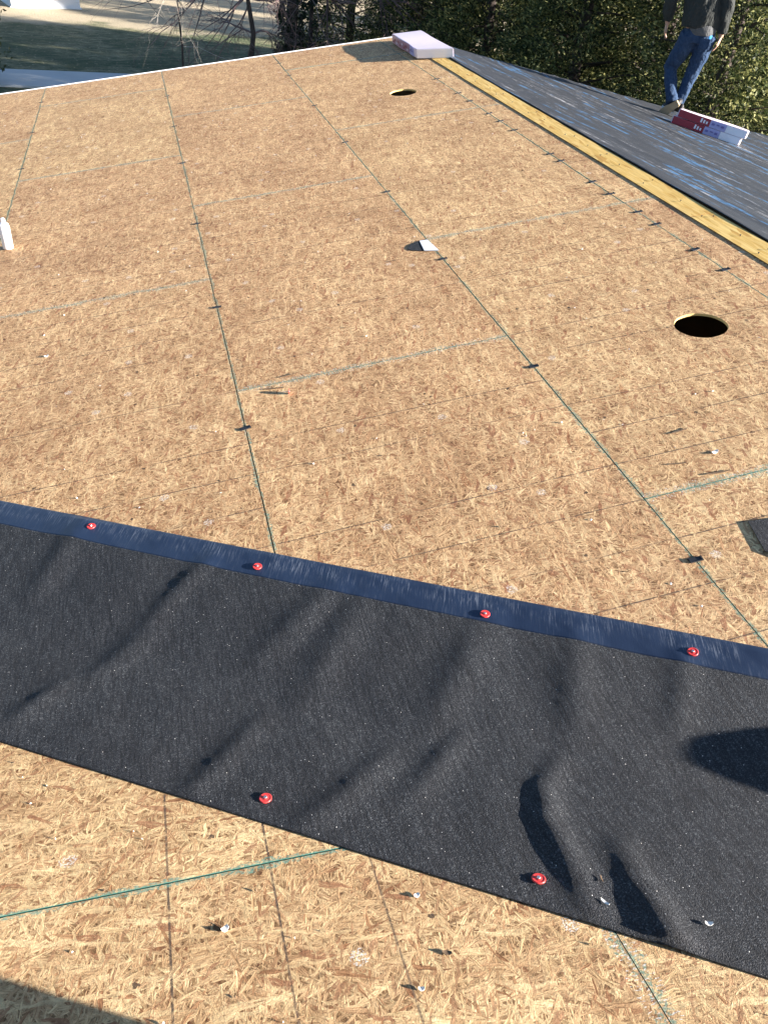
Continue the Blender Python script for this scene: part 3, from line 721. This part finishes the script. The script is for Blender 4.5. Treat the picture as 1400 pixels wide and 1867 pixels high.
# chips, curls, splinters
def flake(name, x, y, w_, size, aspect, mat, label, cat, rot, group=None, curl=.004, lift=.001, hole=False):
    n_ = 6; V = []; F = []; size = size*(.68 if name != 'wood_splinter' else 1); curl = curl*.55
    for k in range(n_+1):
        s_ = k/n_-.5; wd = size*aspect*(1-.55*(2*s_)**2)*(.8+.4*NR.random())
        zz = curl*(4*s_*s_)
        V += [(s_*size, -wd/2, zz), (s_*size, wd/2, zz+curl*.35), (s_*size, -wd/2, zz+.0016), (s_*size, wd/2, zz+curl*.35+.0016)]
    for k in range(n_):
        b = 4*k; F += [(b, b+1, b+5, b+4), (b+2, b+6, b+7, b+3), (b, b+4, b+6, b+2), (b+1, b+3, b+7, b+5)]
    F += [(0, 2, 3, 1), (4*n_, 4*n_+1, 4*n_+3, 4*n_+2)]
    o = mesh(name, V, F, mat); o.matrix_world = frame(x, y, w_, rot, lift); return tag(o, label, cat, group)
M['chip_white'] = plain('white_chip', (.66, .64, .60), .8, var=.15, scale=200)
M['splinter'] = plain('weathered_splinter', (.13, .085, .05), .85, var=.4, scale=90)
fl = lambda x, y: .004+float(felt_height(np.array([x]), np.array([y]))[0])
flake('paper_curl', .437, -2.112, 2, .026, .28, M['chip_white'], 'small white curl on the felt between two dark creases, close to its lower edge', 'litter', R(-60), lift=fl(.437, -2.112)+.002, curl=.003)
flake('paper_curl', .459, -2.062, 2, .022, .2, M['splinter'], 'thin dark curl on the felt just above the white curl between the creases', 'litter', R(80), lift=fl(.459, -2.062)+.002, curl=.004)
flake('paper_curl', .607, -2.20, 2, .022, .5, M['chip_white'], 'bent white scrap on the felt at its lower right corner', 'litter', R(-20), lift=fl(.607, -2.20)+.002, curl=.006)
flake('wood_chip', -.283, -1.979, 2, .022, .8, M['chip_white'], 'thick white chip on the lower sheathing between two printed lines', 'litter', R(30), curl=.007)
flake('wood_chip', .089, -1.998, 2, .018, .7, M['chip_white'], 'pale chip on the lower sheathing close under the felt edge', 'litter', R(10), curl=.004)
flake('wood_chip', .038, -2.179, 2, .016, .7, M['chip_white'], 'pale chip beside the rightmost printed line at the bottom edge', 'litter', R(-10), curl=.005)
flake('wood_chip', .105, -2.126, 2, .026, .5, M['splinter'], 'dark brown chip on the lower sheathing near the rightmost printed line', 'litter', R(-25), curl=.003)
flake('wood_chip', -.815, .972, 1, .03, .6, M['chip_white'], 'white chip alone on the sheathing at the left, above the felt', 'litter', R(20), curl=.008)
flake('wood_chip', 1.543, -.774, 1, .04, .5, M['chip_white'], 'white splintered chip near the right edge above the green-edged joint', 'litter', R(15), curl=.006)
for (x, y, L_, rt, lb) in ((1.50, -.617, .07, 8, 'dark splinter lying highest of those above the joint at the right edge'), (1.395, -.787, .06, -12, 'dark splinter lying leftmost of those above the joint at the right edge'),
                          (1.49, -.878, .085, -5, 'long dark splinter touching the green-edged joint at the right edge'), (.15, .262, .09, -14, 'thin dark splinter beside the loose red cap nail'),
                          (.225, .345, .06, 10, 'short splinter lying just above the loose red cap nail'), (.962, 1.312, .05, 0, 'short dark splinter left of the two-tone scrap')):
    flake('wood_splinter', x, y, 1, L_, .09, M['splinter'], lb, 'splinter', R(rt), curl=.003)
# fine litter nobody could count
mb = MB()
for k in range(640):
    if k < 520: w_ = 1; x = NR.uniform(-2.6, 2.5); y = NR.uniform(-1.6, 7.0)
    else: w_ = 2; x = NR.uniform(-1.0, .9); y = NR.uniform(-2.5, -1.3)
    vy = YV-A1/A2*x
    if (w_ == 1 and y < vy+.62) or (w_ == 2 and y > vy-.53): continue
    if math.hypot(x-1.989, y-.054) < .15 or math.hypot(x-1.987, y-4.795) < .16: continue
    fm = frame(x, y, w_, NR.uniform(0, 6.3), .0008); s_ = NR.uniform(.0015, .0055) if w_ == 1 else NR.uniform(.001, .003); el = NR.uniform(.25, .9); zt = NR.uniform(.001, .004)
    P = [fm @ Vector(v) for v in ((-s_, -s_*el, 0), (s_, -s_*el*.6, zt*.3), (s_*.8, s_*el, 0), (-s_*.7, s_*el*.8, zt), (0, 0, zt*1.4+.001))]
    mb.add(P, [(0, 1, 4), (1, 2, 4), (2, 3, 4), (3, 0, 4), (3, 2, 1, 0)], 0 if NR.random() < .55 else 1)
o = mb.build('wood_debris', [M['chip_white'], M['splinter']]); tag(o, 'fine pale and brown wood crumbs scattered over the sheathing', 'litter', kind='stuff')

# ------------------------------------------------------------------ the worker
F0 = Vector((5.62, 6.20, 0)); NV = Vector((.5543, .8323, 0)); RV = Vector((.8323, -.5543, 0))
PM = Matrix((RV, NV, Vector((0, 0, 1)))).transposed().to_4x4(); PM.translation = F0
def remeshed(name, parts, mat, parent, vox, M_=None, disp=0):
    mb = MB()
    for V, F in parts: mb.add(V, F)
    o = mb.build(name, mat, parent, True, M_)
    md = o.modifiers.new('remesh', 'REMESH'); md.mode = 'VOXEL'; md.voxel_size = vox; md.use_smooth_shade = True
    s_ = o.modifiers.new('smooth', 'SMOOTH'); s_.iterations = 5; s_.factor = .5
    if disp:
        tx = bpy.data.textures.new(name+'_folds', 'CLOUDS'); tx.noise_scale = .085; tx.noise_depth = 2
        d_ = o.modifiers.new('folds', 'DISPLACE'); d_.texture = tx; d_.strength = disp; d_.mid_level = .5; d_.texture_coords = 'LOCAL'
    return o
J = dict(pelvis=(.10, 0, .84), waist=(.085, .0, 1.0), chest=(.035, .03, 1.24), neck=(.01, .06, 1.43), head=(.0, .10, 1.60),
         shL=(-.165, .06, 1.36), shR=(.215, .01, 1.35), elL=(-.275, .02, 1.09), elR=(.315, -.04, 1.08), wrL=(-.255, .08, .86), wrR=(.335, -.01, .81),
         hipL=(.03, .0, .82), hipR=(.185, .0, .82), knL=(-.095, .13, .44), knR=(.15, .08, .43), anL=(.025, -.04, .14), anR=(.10, .03, .085))
def seg(*pts): return loft(pts, 14)
def hand(wr, d, side):
    wr = Vector(wr); d = Vector(d).normalized(); out = []
    lat = Vector((0, 1, 0)); lat = (lat-d*lat.dot(d)).normalized(); nrm = d.cross(lat)
    out.append(loft([(wr-d*.02, .026, .022), (wr+d*.02, .033, .018), (wr+d*.06, .041, .016), (wr+d*.088, .040, .013)], 12, ref=lat))
    for k, (o_, L_) in enumerate(((-.030, .066), (-.010, .078), (.010, .074), (.029, .058))):
        b = wr+d*.075+lat*o_; c_ = nrm*side
        out.append(loft([(b, .0095, .0095), (b+d*L_*.45+c_*.006, .009, .009), (b+d*L_*.8+c_*.022, .0085, .0085), (b+d*L_*.95+c_*.036, .007, .007)], 8))
    b = wr+d*.025-lat*.028
    out.append(loft([(b, .012, .012), (b+d*.03-lat*.022+nrm*side*.008, .0105, .0105), (b+d*.06-lat*.026+nrm*side*.02, .009, .009)], 8))
    return out
V3 = Vector
body = [seg((J['pelvis'], .15, .10), (J['waist'], .135, .095), (J['chest'], .155, .105), ((.015, .05, 1.37), .12, .085), (J['neck'], .055, .055), ((.008, .08, 1.50), .052, .054)),
        ellipsoid((.0, .10, 1.60), .075, .092, .112, 16, 12), ellipsoid((-.0, .185, 1.575), .014, .022, .02), ellipsoid((-.076, .095, 1.59), .01, .018, .03), ellipsoid((.076, .095, 1.59), .01, .018, .03),
        seg((J['shL'], .055, .055), (J['elL'], .042, .042), (J['wrL'], .028, .028)), seg((J['shR'], .055, .055), (J['elR'], .042, .042), (J['wrR'], .028, .028)),
        seg((J['shL'], .05, .05), ((.02, .05, 1.38), .06, .06), (J['shR'], .05, .05)),
        seg((J['hipL'], .085, .085), (J['knL'], .055, .055), (J['anL'], .04, .042)), seg((J['hipR'], .085, .085), (J['knR'], .055, .055), (J['anR'], .04, .042))]
body += hand(J['wrL'], (-.02, .02, -1), 1) + hand(J['wrR'], (-.12, -.05, -1), -1)
person = remeshed('person', body, M['skin'], None, .0075)
person.matrix_world = PM
tag(person, 'person in charcoal jacket and blue jeans seen from behind on the far black slope', 'person')
jk = [loft([((.092, 0, .865), .195, .14), ((.09, 0, .93), .205, .152), ((.07, .01, 1.06), .202, .148), ((.035, .03, 1.24), .205, .148), ((.015, .05, 1.36), .16, .11), ((.008, .06, 1.42), .085, .075), ((.008, .07, 1.455), .068, .066)], 22, ref=(1, 0, 0)),
      loft([((-.12, .06, 1.35), .075, .08), (J['shL'], .086, .088), ((-.235, .045, 1.23), .080, .082), (J['elL'], .073, .073), ((-.27, .05, .97), .063, .063), ((-.257, .075, .885), .045, .047)], 16),
      loft([((.17, .02, 1.34), .075, .08), (J['shR'], .086, .088), ((.28, -.01, 1.22), .080, .082), (J['elR'], .073, .073), ((.33, -.025, .95), .064, .064), ((.335, -.015, .84), .046, .047)], 16)]
remeshed('jacket', jk, M['jacket'], person, .010, disp=.030)
remeshed('hem_band', [loft([((.125, -.012, .80), .135, .118), ((.12, -.012, .86), .152, .130), ((.115, -.01, .905), .155, .130)], 20, ref=(1, 0, 0))], M['grey_hem'], person, .010, disp=.022)
remeshed('shirt_tail', [loft([((.215, -.03, .768), .045, .06), ((.21, -.03, .80), .05, .07), ((.20, -.02, .84), .05, .08)], 12, ref=(1, 0, 0))], M['blue_cloth'], person, .009)
jn = [loft([((.105, 0, .86), .158, .115), ((.105, 0, .80), .170, .122), ((.105, .005, .73), .170, .115)], 20, ref=(1, 0, 0)),
      loft([((.025, .0, .80), .112, .112), ((-.03, .05, .63), .100, .104), (J['knL'], .078, .082), ((-.05, .06, .30), .068, .074), ((.0, -.01, .18), .060, .066), ((.02, -.035, .125), .062, .07)], 16, ref=(1, 0, 0)),
      loft([((.19, .0, .80), .108, .110), ((.185, .04, .64), .095, .10), (J['knR'], .072, .078), ((.13, .07, .30), .064, .068), ((.11, .04, .16), .058, .062), ((.10, .03, .085), .060, .066)], 16, ref=(1, 0, 0))]
remeshed('jeans', jn, M['denim'], person, .010, disp=.026)
pk = MB(); pk.add(*loft([((.195, -.128, .69), .055, .006), ((.195, -.134, .73), .06, .006), ((.193, -.134, .785), .06, .006)], 8, ref=(1, 0, 0))); pk.build('back_pocket', M['denim'], person)
remeshed('hair', [ellipsoid((0, .085, 1.63), .083, .095, .10, 16, 12)], M['hair'], person, .01)
def shoe(name, heel, toe, upv, upper, sole, label):
    heel, toe = Vector(heel), Vector(toe); d = (toe-heel); L_ = .285; d.normalize(); up = Vector(upv); up = (up-d*up.dot(d)).normalized(); lat = d.cross(up)
    mt = Matrix((d, -lat, up)).transposed().to_4x4(); mt.translation = heel
    pr = [(0, .026, .085), (.02, .034, .10), (.07, .036, .105), (.12, .040, .085), (.17, .046, .062), (.22, .047, .048), (.26, .038, .036), (.283, .018, .022)]
    up_ = MB(); V = []; F = []; n = 12
    for x, w, h in pr:
        for j in range(n):
            a = math.pi*j/(n-1); V.append((x, w*math.cos(a), .018+h*math.sin(a)**.8))
    for k in range(len(pr)-1):
        for j in range(n-1): F.append((k*n+j, k*n+j+1, (k+1)*n+j+1, (k+1)*n+j))
        F.append((k*n+n-1, k*n, (k+1)*n, (k+1)*n+n-1))
    F += [tuple(range(n-1, -1, -1)), tuple(range((len(pr)-1)*n, len(pr)*n))]
    o = mesh(name, V, F, upper, person, True, M=mt); o['label'] = label
    V = []; F = []; ring = [(x, w*1.08) for x, w, h in pr]; pts = [(x, w) for x, w in ring] + [(x, -w) for x, w in reversed(ring)]; n_ = len(pts)
    V = [(x, y, 0) for x, y in pts] + [(x, y, .024) for x, y in pts]
    F = [tuple(range(n_)), tuple(range(2*n_-1, n_-1, -1))] + [(k, n_+k, n_+(k+1) % n_, (k+1) % n_) for k in range(n_)]
    mesh('sole', V, F, sole, o)
shoe('shoe', (.145, -.03, .005), (-.06, .15, .03), (.17, 0, 1), M['shoe_black'], M['shoe_white'], 'black shoe with pale sole, flat on the roof')
shoe('shoe', (.09, -.10, .135), (-.06, .02, -.02), (.62, .55, .55), M['shoe_black'], M['shoe_tan'], 'shoe tipped up with its tan sole showing')

# ------------------------------------------------------------------ ground
def make_lawn():
    t = NT('dormant_lawn'); o = t.obj()
    n = t.noise(o, .35, 5, .6); n2_ = t.noise(t.mapping(o, scale=(1, 2.2, 1)), 2.2, 5, .65); n3_ = t.noise(o, 14, 4)
    c = t.mixc(t.sstep(n2_, .35, .65), (.085, .10, .055), (.27, .25, .15))
    c = t.mixc(t.math('MULTIPLY', t.sstep(n, .42, .62), .75), c, (.055, .085, .045))
    c = t.mixc(1, c, t.ramp(n3_, [(.3, (.6, .6, .6)), (.7, (1.25, 1.22, 1.2))]), 'MULTIPLY')
    far = t.sstep(t.math('MULTIPLY_ADD', t.noise(o, .5, 4), 7, t.sep(o)[1]), 36.5, 38.5)
    c = t.mixc(t.math('MULTIPLY', far, .8), c, t.mixc(n3_, (.30, .24, .16), (.56, .47, .34)))
    v = t.voro(o, 3.2, '2D'); lf = t.math('MULTIPLY', t.math('LESS_THAN', v.outputs['Distance'], .09), t.math('GREATER_THAN', t.sep(v.outputs['Color'])[0], .55))
    c = t.mixc(t.math('MULTIPLY', lf, .8), c, (.42, .34, .22))
    t.bump(t.math('ADD', n2_, n3_), .08, .6)
    return t.fin(c, .95, .1)
M['lawn'] = make_lawn()
mb = MB(); mb.add([(-700, -700, 0), (700, -700, 0), (700, 900, 0), (-700, 900, 0)], [(0, 1, 2, 3)])
o = mb.build('ground', M['lawn']); o.location = (0, 0, GZ); tag(o, kind='structure')
def make_conc():
    t = NT('pale_concrete'); o = t.obj(); n = t.noise(o, 1.2, 5); c = t.mixc(n, (.42, .42, .41), (.56, .555, .54))
    return t.fin(c, .85)
mb = MB(); mb.box(-60, 60, 22.75, 24.95, 0, .06); o = mb.build('path', make_conc()); o.location = (0, 0, GZ-.01); o.rotation_euler = (0, 0, R(1.6)); tag(o, kind='structure')

# white shed across the lawn
sh = empty('shed', (-4.75, 37.75, GZ), 'white shed at the far side of the lawn, only its base in view', 'shed'); sh.rotation_euler = (0, 0, R(16))
mb = MB()
for k in range(8): mb.box(0, 2.7, -.0-.004*(k % 2), .12, .05+k*.3, .05+k*.3+.298)
mb.build('wall', M['white_paint'], sh)
mb = MB(); mb.box(.002, .118, .122, 3.0, .05, 2.45); mb.build('wall', M['white_paint'], sh)
mb = MB(); mb.box(2.582, 2.698, .122, 3.0, .05, 2.45); mb.build('wall', M['white_paint'], sh)
mb = MB(); mb.box(-.05, 2.75, -.05, 3.05, -.01, .049); mb.build('base', M['white_metal'], sh)
mb = MB(); mb.add([(-.2, -.25, 2.46), (2.9, -.25, 2.46), (2.9, 3.25, 2.46), (-.2, 3.25, 2.46), (-.2, 1.5, 3.2), (2.9, 1.5, 3.2)], [(3,2,1,0), (0,1,5,4), (2,3,4,5), (0,4,3), (1,2,5)]); mb.build('roof', M['shingle'], sh)

# ------------------------------------------------------------------ vegetation
def make_leaf(name, stops, transl=.3):
    t = NT(name); g = t.n('NewGeometry').outputs['Random Per Island']
    n = t.noise(t.obj(), 1.5, 3, .7); f = t.math('ADD', t.math('MULTIPLY', g, .45), t.math('MULTIPLY', n, .55))
    c = t.ramp(f, stops); t.fin(c, .6, .25)
    tr = t.n('BsdfTranslucent'); t.L(c, tr.inputs[0]); mx = t.n('MixShader'); mx.inputs[0].default_value = transl
    t.L(t.b.outputs[0], mx.inputs[1]); t.L(tr.outputs[0], mx.inputs[2]); t.L(mx.outputs[0], t.out.inputs[0])
    return t.m
M['cedar'] = make_leaf('cedar_foliage', [(.28, (.014, .023, .010)), (.45, (.038, .056, .018)), (.55, (.085, .105, .036)), (.68, (.29, .285, .11))])  # sunlit clumps and deep shade between them put into the leaf colour
M['ivy'] = make_leaf('ivy_foliage', [(.2, (.018, .028, .016)), (.6, (.035, .05, .025)), (.9, (.07, .08, .04))])
M['shrub'] = make_leaf('shrub_foliage', [(.2, (.03, .04, .015)), (.6, (.06, .07, .025)), (.9, (.13, .12, .05))])
M['bark'] = plain('bark', (.055, .042, .036), .9, var=.4, scale=14)
M['twig'] = plain('bare_twig', (.15, .105, .10), .9, var=.3, scale=6)
M['pale_twig'] = plain('pale_dry_twig', (.36, .32, .27), .9, var=.3, scale=6)
def leaf_quads(cs, size, rg, n_per, spread, up=.3, aspect=.3):
    """cs (N,3) clump centres, dirs outward (N,3) -> V,F numpy for feathery sprays"""
    N = len(cs[0]); c = np.repeat(cs[0], n_per, 0); d = np.repeat(cs[1], n_per, 0)
    k = N*n_per
    d = d + rg.normal(0, .55, (k, 3)); d[:, 2] += up*rg.normal(.1, 1, k); d /= np.linalg.norm(d, axis=1)[:, None]+1e-9
    b = c + rg.normal(0, spread, (k, 3)); L_ = size*rg.uniform(.6, 1.4, k)[:, None]
    r_ = rg.normal(0, 1, (k, 3)); s_ = np.cross(d, r_); s_ /= np.linalg.norm(s_, axis=1)[:, None]+1e-9
    w = L_*aspect
    V = np.stack([b - s_*w*.25, b + d*L_*.55 - s_*w*.5, b + d*L_, b + d*L_*.55 + s_*w*.5], 1).reshape(-1, 3)
    return V, np.arange(4*k).reshape(-1, 4)
def cedar_mesh(seed, H=7.5, Rr=2.1, nb=180, npc=34, cl=9, size=.10):
    rg = np.random.default_rng(seed); C_ = []; D_ = []; limbs = MB()
    limbs.tube([(0, 0, 0), (.05, .03, H*.3), (-.03, .05, H*.65), (0, 0, H*.97)], [.17, .13, .07, .012], 8)
    lob = rg.uniform(.7, 1.15, 12)
    for k in range(nb):
        z0 = H*(.035+.93*(k/nb)**1.1); a = k*2.399+rg.normal(0, .3)
        rad = Rr*(1-(z0/H)**1.5)*lob[int(a*12/6.283) % 12]*rg.uniform(.65, 1.12)+.12
        e_ = Vector((math.cos(a)*rad, math.sin(a)*rad, rg.uniform(-.05, .35)*rad)); st = Vector((0, 0, z0))
        if rad > .5 and k % 2 == 0: limbs.tube([st, st+e_*.5+Vector((0, 0, .06)), st+e_*.92], [.028, .018, .006], 5)
        for q_ in range(cl):
            s_ = rg.uniform(.3, 1.0) if q_ < 3 else rg.uniform(.74, 1.06); p = st+e_*s_
            sd = rg.normal(0, .16*rad**.6, 3); C_.append((p.x+sd[0], p.y+sd[1], p.z+sd[2]*.7)); D_.append((e_.x/rad, e_.y/rad, .15+rg.normal(0, .25)))
    V, F = leaf_quads((np.array(C_), np.array(D_)), size, rg, npc, .10)
    return V, F, limbs
protos = []
for k, sd in enumerate((3, 8)):
    V, F, limbs = cedar_mesh(sd)
    t = empty('cedar_tree'); cr = npmesh('crown', V, F, M['cedar'], t); tr = limbs.build('trunk', M['bark'], t, True); protos.append((t, cr, tr))
trees = [(13.4, 12.4, 1.0, 'lush cedar at the right edge, above the worker\'s bundles'), (10.2, 11.6, .95, 'sunlit cedar directly behind the worker'),
         (9.0, 15.2, 1.0, 'cedar with sunlit tips coloured in, just left of the worker'), (8.3, 18.8, 1.0, 'dense cedar behind the middle of the black slope'),
         (7.6, 22.2, .95, 'dark cedar rising behind the far end of the ridge bundle'), (6.6, 26.4, 1.0, 'leftmost dark cedar, just right of the ivy-clad trunk'),
         (11.8, 16.4, 1.3, 'cedar in the second row, seen through the gap beside the worker'), (16.5, 17.5, 1.15, 'cedar in the second row behind the right edge'),
         (12.4, 21.8, 1.1, 'cedar in the second row behind the black slope'), (11.0, 25.2, 1.15, 'cedar in the second row behind the ridge bundle'),
         (12.5, 34.0, 1.2, 'far cedar seen between the nearer ones, right of the ivy-clad trunk'), (17.0, 23.2, 1.15, 'far cedar filling the gap in the second row'),
         (18.5, 36.5, 1.2, 'farthest cedar beyond the second row'), (21.0, 21.5, 1.15, 'cedar standing far behind the second row at the right'), (15.0, 29.2, 1.0, 'far cedar between the second row and the field')]
for i, (x, y, s_, lb) in enumerate(trees):
    pr = protos[i % 2]
    if i < 2: t = pr[0]
    else:
        t = pr[0].copy(); C.objects.link(t)
        for ch in pr[1:]:
            c_ = ch.copy(); C.objects.link(c_); c_.parent = t
    t.location = (x, y, GZ-.02); t.rotation_euler = (0, 0, i*2.1); t.scale = (s_, s_, s_*NR.uniform(.92, 1.1))
    tag(t, lb, 'tree', 'cedars beyond the roof')
def branch(mb, p, d, L_, r_, depth, rg, droop=.0, i=0):
    P = [Vector(p)]; Rr = [r_]; d = Vector(d).normalized(); n = 5
    for k in range(n):
        d = (d+Vector(rg.normal(0, .16, 3))+Vector((0, 0, -droop))).normalized(); P.append(P[-1]+d*L_/n); Rr.append(r_*(1-.75*(k+1)/n))
    mb.tube(P, Rr, 5 if depth > 1 else 3, i, cap=False)
    if depth:
        for k in range(rg.integers(4, 7)):
            q_ = rg.integers(1, n+1); dd = (d+Vector(rg.normal(0, .65, 3))).normalized()
            branch(mb, P[q_], dd, L_*rg.uniform(.4, .7), Rr[q_]*.75, depth-1, rg, droop)
def bare_tree(x, y, H, r_, lean, seed, label, limbs=7, low=.25, ivy=0, mat='twig', droop=.03):
    rg = np.random.default_rng(seed); t = empty('bare_tree', (x, y, GZ-.02), label, 'tree')
    mb = MB(); P = [Vector((lean[0]*k/6*H*.15+rg.normal(0, .04), lean[1]*k/6*H*.15, H*k/6)) for k in range(7)]; mb.tube(P, [r_*(1-.12*k) for k in range(7)], 10); mb.build('trunk', M['bark'], t, True)
    mb = MB()
    for k in range(limbs):
        z = H*(low+(1-low)*rg.random()*.8); a = rg.uniform(0, 6.283); q_ = int(z/H*6)
        branch(mb, P[q_]*(1), (math.cos(a), math.sin(a), rg.uniform(.0, .5)), H*rg.uniform(.25, .45), r_*.28, 3, rg, droop)
    mb.build('branches', M[mat], t)
    if ivy:
        C_ = []; D_ = []
        for k in range(ivy):
            z = rg.uniform(.1, H*.75); a = rg.uniform(0, 6.283); rr = r_*rg.uniform(1.0, 1.7); q_ = P[min(6, int(z/H*6))]
            C_.append((q_.x+math.cos(a)*rr, q_.y+math.sin(a)*rr, z)); D_.append((math.cos(a), math.sin(a), -.2))
        V, F = leaf_quads((np.array(C_), np.array(D_)), .09, rg, 9, .06, aspect=.7); npmesh('ivy', V, F, M['ivy'], t)
    return t
bare_tree(3.9, 22.0, 9, .19, (.1, 0), 4, 'bare tree with a dark ivy-clad trunk rising behind the roof', 8, .3, 900)
bare_tree(4.75, 23.4, 7, .08, (.15, 0), 14, 'slender bare tree just right of the ivy-clad trunk', 6, .25, 160)
bare_tree(2.6, 18.8, 4.2, .09, (-.5, .2), 21, 'low bare tree with spreading purple-brown branches, left of the ivy-clad trunk', 13, .12, 0, 'twig', .06)
bare_tree(.9, 19.0, 5.2, .03, (-.2, 0), 33, 'thin bare sapling with pale wispy twigs in front of the lawn', 5, .35, 0, 'pale_twig', .02)
bare_tree(-5.35, 37.6, 8, .22, (0, 0), 40, 'brown tree trunk standing beside the white shed', 7, .4)
def shrub(x, y, H, Rr, seed, label, n=420):
    rg = np.random.default_rng(seed); t = empty('evergreen_shrub', (x, y, GZ-.02), label, 'shrub'); mb = MB(); C_ = []; D_ = []
    for k in range(26):
        a = rg.uniform(0, 6.283); e_ = Vector((math.cos(a)*Rr*rg.random(), math.sin(a)*Rr*rg.random(), H*rg.uniform(.5, 1))); mb.tube([(0, 0, 0), e_*.5+Vector((0, 0, .1)), e_], [.02, .012, .004], 5)
        for q_ in range(n//26):
            s_ = rg.uniform(.25, 1.05); C_.append(tuple(np.array(e_)*s_+rg.normal(0, .12, 3)*np.array([1, 1, .7]))); D_.append((e_.x, e_.y, .4))
    mb.build('stems', M['bark'], t)
    V, F = leaf_quads((np.array(C_), np.array(D_)), .10, rg, 11, .07, aspect=.45); npmesh('foliage', V, F, M['shrub'], t)
shrub(-4.15, 23.0, 1.7, .8, 5, 'dark evergreen shrub at the left edge beside the pale path')
shrub(9.6, 10.2, 1.9, 1.0, 6, 'bushy shrub right behind the worker\'s legs', 600)
shrub(11.2, 9.3, 2.1, 1.1, 7, 'bushy shrub behind the stacked bundles at the right edge', 600)
shrub(8.0, 12.3, 2.0, 1.1, 9, 'bushy shrub just beyond the edge of the black slope, left of the worker', 600)
